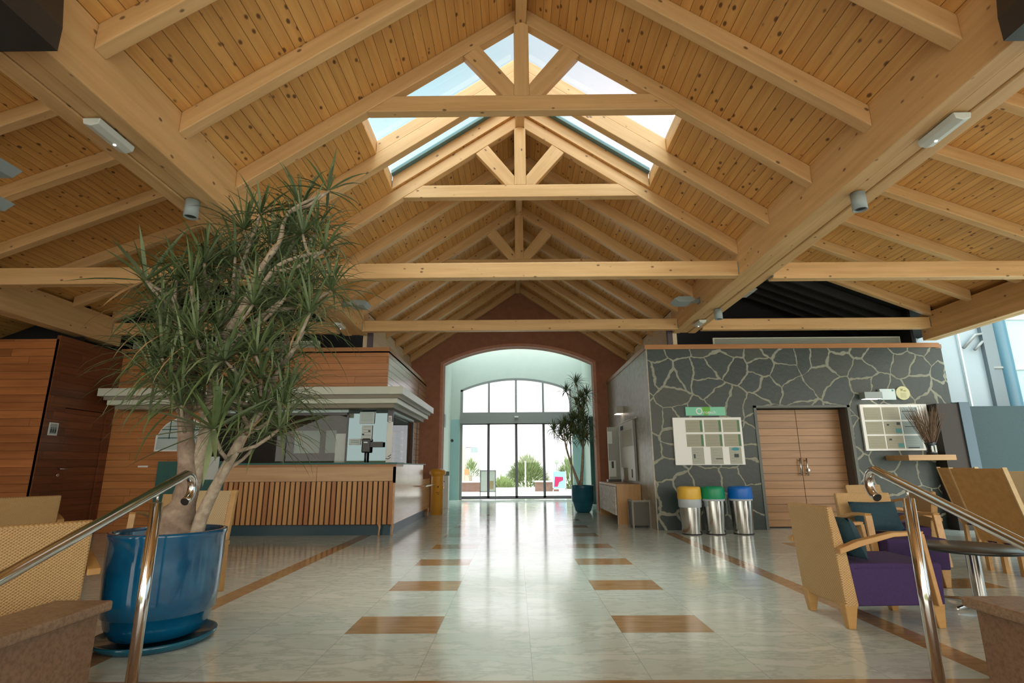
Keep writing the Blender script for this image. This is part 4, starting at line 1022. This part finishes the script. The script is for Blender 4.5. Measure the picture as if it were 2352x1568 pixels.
# small round table
tb = thing('coffee_table', 'low round dark-topped table on a steel column between the right armchairs', 'table', (3.60, 4.50, 0))
MB().lathe([(0, .425), (.355, .425), (.365, .432), (.365, .445), (.355, .452), (0, .452)], seg=48).build('table_top', TABLET, tb)
MB().lathe([(.045, .03), (.045, .425)], seg=24).build('column', STEEL, tb)
b = MB()
for k in range(4):
    a = radians(200+90*k); b.tube([(0, 0, .035), (.15*cos(a), .15*sin(a), .035), (.27*cos(a), .27*sin(a), .02), (.30*cos(a), .30*sin(a), .012)], [.02, .018, .014, .012], 10)
b.build('foot', CHROME, tb)
# ================================================================= POST BOX, WHITE STAND
pb = thing('post_box', 'yellow-orange pillar post box with domed cap at the left of the arch', 'post box', (-1.90, 13.25, 0))
MB().lathe([(0, 0), (.150, 0), (.150, .86), (.155, .90), (.20, .93), (.205, .99), (.17, 1.03), (.09, 1.06), (0, 1.065)], seg=36).build('body', ORANGE, pb)
MB().box(.05, .158, -.07, .07, .60, .64).build('slot_hood', ORANGE, pb)
MB().box(.02, .06, -.150, -.146, .62, .66).box(-.01, .08, -.150, -.146, .50, .512).box(.03, .07, -.150, -.146, .46, .475).build('emblem', mat('brown_print', (.18, .09, .01), .5), pb)
ws = thing('white_stand', 'slim white cabinet with grey-green top standing inside the entrance passage', 'stand', (-1.98, 15.2, 0))
MB().box(-.12, .12, -.15, .15, 0, .87).build('body', WHITE, ws, bevel=.005)
MB().box(-.12, .14, -.16, .16, .87, .98).build('top', mat('grey_green_top', (.16, .25, .22), .5), ws)
MB().box(-.01, .02, -.153, -.15, .70, .73).build('mark', INK, ws)
tag(MB().tube([(-2.20, 18.6, 2.0), (-2.18, 18.5, 1.98)], .05, 12).build('door_camera', BLACKM), 'small black camera on the turquoise wall beside the entrance', 'camera')
tag(MB().box(-2.30, -2.26, 17.0, 17.35, 2.35, 2.75).build('speaker_grille', GREYFR), 'grey rectangular speaker on the left passage wall', 'speaker')
struct(MB().box(2.28, 2.40, 16.6, 16.7, 0, 2.6).box(-2.30, -2.24, 16.6, 16.7, 0, 2.2).build('trim_14', TEALP))
# ================================================================= POTTED PALMS
def leaf(m, P, d, L, w, droop, mi, seg=5, twist=0.):
    d = d.normalized(); side = d.cross(Vector((0, 0, 1)))
    if side.length < .15: side = Vector((cos(twist), sin(twist), 0))
    side = side.normalized(); p = Vector(P); pts = []; st = L/seg; v = d.copy()
    for i in range(seg+1):
        t = i/seg; ww = w*(.55+.9*t*(1-t)*2.0)*(1-t**3)+.0008
        up_ = side.cross(v).normalized()
        pts += [p-side*ww*.5+up_*ww*.18, p, p+side*ww*.5+up_*ww*.18]
        p = p+v*st; v = (v+Vector((0, 0, -droop*(t+.25)))).normalized()
    fs = []
    for i in range(seg):
        a = i*3; fs += [(a, a+1, a+4, a+3), (a+1, a+2, a+5, a+4)]
    m.add(pts, fs, mi, True)
def rosette(P, parent, n, L, w, rnd, axis=(0, 0, 1), up_=.6, drymix=.08, droop=.35):
    m = MB(); ax = Vector(axis).normalized()
    a = ax.orthogonal().normalized(); b = ax.cross(a)
    for k in range(n):
        ph = k*2.39996+rnd.uniform(-.3, .3); f = (k+.5)/n
        th = .15+f*1.75+rnd.uniform(-.15, .15)          # young leaves stand up, old ones hang
        d = ax*cos(th)+(a*cos(ph)+b*sin(ph))*sin(th)
        LL = L*rnd.uniform(.72, 1.1)*(.75+.35*min(1, f*2))
        mi = 2 if (f > .8 and rnd.random() < drymix*3) else (1 if rnd.random() < .35 else 0)
        leaf(m, Vector(P)+d*.012, d, LL, w*rnd.uniform(.8, 1.15), droop*rnd.uniform(.6, 1.4)*(.5+f), mi, 5, ph)
    return m.build('leaf_rosette', [LEAF, LEAF2, LEAFD], parent, True, fixn=False)
STEMS = {
'a':[(-2.28,3.72,0.55,0.180),(-2.28,3.72,0.68,0.165),(-2.27,3.72,0.77,0.115),(-2.24,3.72,0.87,0.078),(-2.24,3.72,1.04,0.062),(-2.29,3.72,1.31,0.052),(-2.34,3.74,1.61,0.044),(-2.34,3.74,1.93,0.035),(-2.35,3.76,2.27,0.025)],
'b':[(-2.11,3.68,0.60,0.050),(-2.09,3.68,0.76,0.040),(-2.02,3.66,0.93,0.035),(-1.93,3.65,1.13,0.032),(-1.85,3.65,1.30,0.030),(-1.76,3.68,1.48,0.026),(-1.71,3.70,1.67,0.022),(-1.70,3.75,1.77,0.015)],
'c':[(-2.24,3.75,0.84,0.055),(-2.19,3.76,1.19,0.050),(-2.16,3.76,1.43,0.044),(-2.15,3.75,1.74,0.036),(-2.09,3.70,1.99,0.030),(-1.95,3.65,2.23,0.024),(-1.83,3.62,2.52,0.020),(-1.73,3.62,2.69,0.017),(-1.70,3.62,2.90,0.014),(-1.60,3.62,3.00,0.012),(-1.41,3.60,3.08,0.011)],
'd':[(-2.09,3.70,1.99,0.028),(-1.96,3.60,2.12,0.022),(-1.83,3.58,2.30,0.018),(-1.70,3.58,2.50,0.015),(-1.54,3.58,2.57,0.013),(-1.39,3.60,2.61,0.012)],
'e':[(-2.17,3.75,1.74,0.030),(-2.02,3.72,1.99,0.022),(-1.82,3.65,2.13,0.018),(-1.63,3.55,2.23,0.014)],
'f':[(-2.34,3.74,1.61,0.035),(-2.46,3.80,1.82,0.030),(-2.43,3.70,2.05,0.022),(-2.49,3.70,2.28,0.018),(-2.60,3.64,2.36,0.012),(-2.64,3.60,2.39,0.010)],
'g':[(-2.18,3.76,1.43,0.035),(-2.35,3.85,1.69,0.030),(-2.44,3.90,2.04,0.024),(-2.39,3.90,2.31,0.018),(-2.39,3.90,2.60,0.014)],
'h':[(-2.17,3.75,1.74,0.030),(-2.18,3.85,2.16,0.024),(-2.16,3.90,2.52,0.018),(-2.04,3.80,2.77,0.014),(-1.94,3.70,2.94,0.010)],
'i':[(-2.07,3.80,2.18,0.022),(-1.91,3.90,2.52,0.018),(-1.76,3.90,2.81,0.014),(-1.67,3.80,3.02,0.010)]}
ROS = [(-2.65,3.60,2.40),(-1.93,3.70,2.97),(-1.39,3.60,3.10),(-1.38,3.60,2.63),(-1.67,3.80,3.07),(-2.14,3.80,2.66),(-2.31,3.70,2.57),(-2.15,3.90,2.93),(-1.80,3.90,2.90),(-1.59,3.50,2.23),(-1.41,3.50,2.12),(-2.13,3.90,2.24),(-2.32,3.60,2.36),(-2.35,3.60,2.04),(-1.90,3.40,1.77),(-1.85,3.90,2.66),(-1.89,3.35,1.32),(-1.59,3.60,1.34),(-2.21,3.50,1.49),(-1.75,3.60,1.68),(-2.37,4.00,2.52),(-1.97,3.90,2.48),(-1.63,3.90,2.52),(-2.11,4.00,2.71),(-1.62,4.00,2.70),(-2.39,3.90,2.31),(-2.15,3.70,2.05),(-2.01,4.00,2.13),(-1.76,3.70,1.95),(-1.73,3.90,2.10),(-1.62,3.90,2.34),(-2.40,3.80,1.88),(-2.68,3.90,2.00),(-2.09,4.00,1.88),(-1.77,3.90,1.80),(-2.31,3.90,1.70),(-2.08,3.90,1.64),(-1.84,3.90,1.54),(-1.64,3.80,1.62),(-2.53,3.80,1.75),(-2.69,3.80,2.28),(-2.70,4.00,2.38),(-2.42,3.90,2.62),(-1.88,3.80,2.77),(-1.77,4.00,2.85),(-2.34,4.00,2.66),(-1.57,3.90,2.90),(-1.94,3.80,1.43),(-1.80,3.80,1.28),(-1.52,3.70,2.05),(-2.14,3.45,1.93),(-1.81,3.50,2.18),(-1.78,3.70,2.18),(-2.48,3.60,1.66),(-2.42,3.55,1.82),(-2.62,3.75,1.88),(-2.30,3.50,1.60),(-1.70,3.55,1.45),(-1.62,3.7,1.50),(-1.85,3.50,1.55),(-2.02,3.45,1.66),(-1.75,3.5,1.82),(-2.20,3.45,1.78),(-2.56,3.70,2.12),(-1.50,3.65,2.40),(-1.55,3.6,2.75),(-1.35,3.7,2.35),(-2.50,3.7,2.44)]
def palm(name, label, base, pot_r, pot_prof, glaze, stems, ros, n, L, w, seed, specials={}):
    rnd = random.Random(seed)
    t = thing(name, label, 'potted palm', base)
    MB().lathe(pot_prof, seg=56).build('pot', glaze, t)
    MB().disc((0, 0, pot_prof[-1][1]), pot_prof[-1][0]+.004).build('soil', mat(name+'_soil', (.03, .02, .015), .95), t)
    m = MB(); nodes = []
    for k, pts in stems.items():
        P = [Vector(p[:3]) for p in pts]; rr = [p[3] for p in pts]; Q = []; R = []
        for i in range(len(P)-1):
            for s in range(3):
                f = s/3; p0 = P[max(i-1, 0)]; p1 = P[i]; p2 = P[i+1]; p3 = P[min(i+2, len(P)-1)]
                Q.append(.5*((2*p1)+(-p0+p2)*f+(2*p0-5*p1+4*p2-p3)*f*f+(-p0+3*p1-3*p2+p3)*f**3)); R.append(rr[i]+(rr[i+1]-rr[i])*f)
        Q.append(P[-1]); R.append(rr[-1])
        R = [r*rnd.uniform(.93, 1.08) for r in R]
        m.tube(Q, R, 12, 1 if k == 'a' else 0); nodes += [(q, r) for q, r in zip(Q, R)]
    for r_ in ros:
        P = Vector(r_)
        cand = [(q, r) for q, r in nodes if q.z < P.z-.06] or nodes
        q, r = min(cand, key=lambda c: (c[0]-P).length+(.3 if c[0].z > P.z-.15 else 0))
        if (q-P).length > .04:
            mid = q.lerp(P, .5)+Vector((0, 0, -.10*(q-P).length)); mid2 = q.lerp(P, .8)+Vector((0, 0, -.06*(q-P).length))
            m.tube([q, mid, mid2, P], [min(r, .016), .012, .011, .010], 7, 0)
    m.build('stems', [BARK, BARK2], t, True)
    for i, r_ in enumerate(ros):
        k = specials.get(i, {})
        rosette(r_, t, k.get('n', n), k.get('L', L)*1.0, k.get('w', w), rnd, k.get('axis', (rnd.uniform(-.35, .35), rnd.uniform(-.5, .1), 1)), droop=k.get('droop', .42))
    return t
PB = (-2.345, 3.78, 0)
prof = [(0, .035), (.20, .035), (.26, .06), (.295, .12), (.308, .182), (.324, .19), (.332, .30), (.339, .50), (.339, .64), (.348, .665), (.348, .685), (.322, .685), (.318, .66), (.31, .60)]
sp_ = {0: dict(n=15, L=.46, w=.034, droop=.07, axis=(-.3, -.5, 1)), 1: dict(n=16, L=.36, w=.022, droop=.15), 2: dict(n=14, L=.36, w=.026, droop=.2), 3: dict(n=26, L=.32), 16: dict(n=22, L=.46, w=.044, axis=(.1, -.6, .8), droop=.05), 14: dict(n=34, L=.42, w=.026)}
big = palm('potted_palm', 'tall many-stemmed palm in a glossy blue glazed pot in the left foreground', PB, .36, prof, GLAZE, STEMS, ROS, 36, .43, .018, 3, sp_)
MB().lathe([(0, .0), (.31, .0), (.345, .03), (.35, .05), (.335, .05), (.32, .03), (0, .034)], seg=56).build('saucer', GLAZE2, big)
ROS2 = [(1.61,14.00,3.24),(1.34,14.00,3.01),(1.85,13.80,2.91),(1.19,13.50,2.04),(0.96,13.60,1.98),(1.68,13.75,2.45),(1.70,13.6,2.31),(1.45,13.75,2.23),(1.78,13.75,2.66),(1.53,13.6,1.87),(1.75,13.7,1.95),(1.30,13.60,1.76),(1.15,13.75,1.89),(1.8,13.6,2.17),(1.68,13.5,1.75),(1.40,13.6,2.05),(1.58,13.6,2.62),(1.72,13.55,2.05),(1.62,13.5,2.2),(1.42,13.5,1.9),(1.25,13.55,2.1),(1.78,13.6,1.78),(1.68,13.6,2.8),(1.50,13.55,2.25)]
ST2 = {'q':[(1.60,13.62,0.60,0.050),(1.65,13.65,0.99,0.035),(1.70,13.7,1.54,0.030),(1.74,13.7,2.32,0.020),(1.76,13.75,2.62,0.015)],
'r':[(1.58,13.60,0.60,0.040),(1.40,13.60,1.10,0.030),(1.27,13.60,1.54,0.022),(1.20,13.50,1.99,0.015)],
's':[(1.70,13.68,1.54,0.025),(1.60,13.7,2.10,0.020),(1.66,13.8,2.78,0.012),(1.61,13.9,3.18,0.010)]}
palm('potted_palm', 'slender palm in a teal pot standing at the right side of the arch', (1.64, 13.62, 0), .28, [(0, 0), (.15, 0), (.20, .05), (.245, .22), (.25, .24), (.272, .26), (.275, .60), (.285, .64), (.26, .64), (.25, .58)], GLAZE2, ST2, ROS2, 46, .38, .026, 5)
# ================================================================= OUTSIDE THE ENTRANCE
struct(MB().box(-30, 30, 20.0, 31, -.14, -.02).build('floor', TERRACE))
struct(MB().box(-60, 60, 31, 90, -1.2, -.7).build('floor', noisy('distant_ground', (.55, .55, .47), (.45, .46, .38), .4, .9)))
sb = thing('outdoor_sign_board', 'dark-framed grey notice board on legs outside the glass doors', 'sign board', (-1.08, 21.0, 0))
m = MB().box(-1.38, -1.35, 20.98, 21.02, 0, .98).box(-.80, -.77, 20.98, 21.02, 0, .98).box(-1.38, -.77, 20.98, 21.02, .95, .98).box(-1.38, -.77, 20.98, 21.02, .17, .20)
m.build('frame', DARKFR, sb, True)
MB().box(-1.35, -.80, 20.99, 21.01, .20, .95).build('panel', mat('grey_poster', (.38, .42, .38), .5), sb, True)
MB().box(-1.02, -.86, 20.98, 20.99, .28, .58).build('picture', mat('brown_poster', (.25, .2, .1), .5), sb, True)
pl = thing('planter_wall', 'brown planter box outside left of the notice board', 'planter', (-2.1, 26, 0), 0, 'brown planter boxes on the terrace')
MB().box(-.60, .50, -.3, .3, -.02, .40).build('box', BROWNP, pl); MB().box(-.63, .53, -.33, .33, .40, .45).build('coping', WHITE, pl)
dup(pl, (1.5, 26, 0), 0, 'brown planter box outside right of the central bush')
for k in kids(pl): pass
lp = thing('lamp_pole', 'thin pale pole standing in front of the bush outside', 'pole', (.44, 25.5, 0))
MB().tube([(0, 0, -.02), (0, 0, 1.36)], .03, 10).build('shaft', mat('pale_pole', (.70, .68, .52), .5), lp)
rnd = random.Random(11)
def bush(name, label, c, rx, rz_, n, L, w, m0, group=None):
    t = thing(name, label, 'bush', (c[0], c[1], -.7), 0, group); m = MB()
    for k in range(n):
        a = rnd.uniform(0, 2*pi); u = rnd.uniform(.05, 1); s = sqrt(1-u*u)*rnd.uniform(.75, 1)
        P = Vector((rx*s*cos(a), rx*.6*s*sin(a), c[2]+rz_*u*rnd.uniform(.6, 1)))
        d = Vector((cos(a)*s, sin(a)*s, u*.9+rnd.uniform(-.3, .5)))
        leaf(m, P, d, L*rnd.uniform(.6, 1.2), w, .25, 0, 3)
    m.build('foliage', m0, t, fixn=False)
    MB().tube([(0, 0, 0), (0, 0, c[2]+.2*rz_)], .12, 8).build('stem', BARK, t)
    return t
bush('terrace_bush', 'large feathery green bush beyond the terrace in the middle of the glass doors', (.72, 35, .35), 1.35, 1.95, 2600, .55, .05, PALEGR)
bush('terrace_bush', 'lower rounded bush left of the large feathery bush', (-.75, 31.6, .1), .75, 1.05, 1200, .35, .06, noisy('bright_foliage', (.38, .46, .22), (.22, .30, .12), 3., .8))
bush('terrace_bush', 'small palm top above the red posts outside at the far left', (-3.0, 36, 1.1), .55, 1.0, 300, .6, .05, PALEGR)
bush('terrace_bush', 'pale leafy shrub outside behind the teal palm pot', (2.9, 29, .2), .8, 2.0, 1100, .45, .06, PALEGR)
hs = thing('street_sign', 'plain grey hanging sign outside at upper left of the doors', 'sign', (-2.3, 28, 0))
MB().tube([(-2.62, 28, -.02), (-2.62, 28, 2.4)], .04, 8).build('pole', mat('pink_pole', (.55, .38, .33), .6), hs, True)
MB().box(-2.33, -1.96, 27.98, 28.0, 1.83, 2.1).build('panel', mat('grey_sign', (.30, .36, .37), .5), hs, True)
MB().box(-2.62, -1.96, 27.99, 28.01, 2.08, 2.11).build('arm', DARKFR, hs, True)
bd = thing('distant_building', 'pale pinkish building edge outside at the far left of the doors', 'building', (-3.6, 30, -.02))
MB().box(-4.9, -3.0, 29.5, 32, -.02, 2.3).build('wall', mat('pinkish_wall', (.68, .58, .50), .8), bd, True)
MB().box(-3.3, -3.05, 29.46, 29.5, 1.5, 1.95).box(-3.3, -3.05, 29.46, 29.5, .6, 1.1).build('window', mat('dim_window', (.35, .38, .34), .4), bd, True)
op = thing('orange_post', 'orange-topped post outside left of the notice board', 'post', (-2.45, 27.2, -.02))
MB().box(-2.52, -2.38, 27.15, 27.25, -.02, .75).build('shaft', mat('pinkish_post', (.6, .45, .35), .6), op, True)
MB().box(-2.56, -2.34, 27.12, 27.28, .75, 1.0).build('cap', ORG, op, True)
ks = thing('poster_stand', 'pale blue and magenta poster stand outside at the right', 'stand', (1.75, 22.5, 0))
MB().box(1.50, 1.53, 22.48, 22.52, 0, .93).box(2.02, 2.05, 22.48, 22.52, 0, .93).box(1.50, 2.05, 22.48, 22.52, .20, .24).build('frame', WHITE, ks, True)
MB().box(1.53, 2.02, 22.49, 22.51, .24, .90).build('panel', PBLUE, ks, True)
MB().add([(1.56, 22.485, .30), (1.70, 22.485, .30), (1.76, 22.485, .48), (1.93, 22.485, .56), (1.93, 22.485, .68), (1.60, 22.485, .70)], [(0, 1, 2, 3, 4, 5)]).build('magenta_print', MAG, ks, True)
st = thing('square_sign', 'small dark square sign on a pole outside at the right', 'sign', (2.1, 28, 0))
MB().box(2.0, 2.18, 27.98, 28.0, 1.22, 1.46).build('panel', mat('olive_sign', (.28, .33, .27), .5), st, True)
MB().tube([(2.09, 28.02, -.02), (2.09, 28.02, 1.4)], .02, 8).build('pole', GREYFR, st, True)
# things behind the camera, seen mirrored in the tinted ticket pane
hd = thing('garden_hedge', 'green garden hedge behind the steps, mirrored in the ticket pane', 'hedge', (0, -12, -.62))
m = MB().box(-16, 6, -12.6, -11.8, -.62, 1.5)
m.build('body', HEDGE, hd, True)
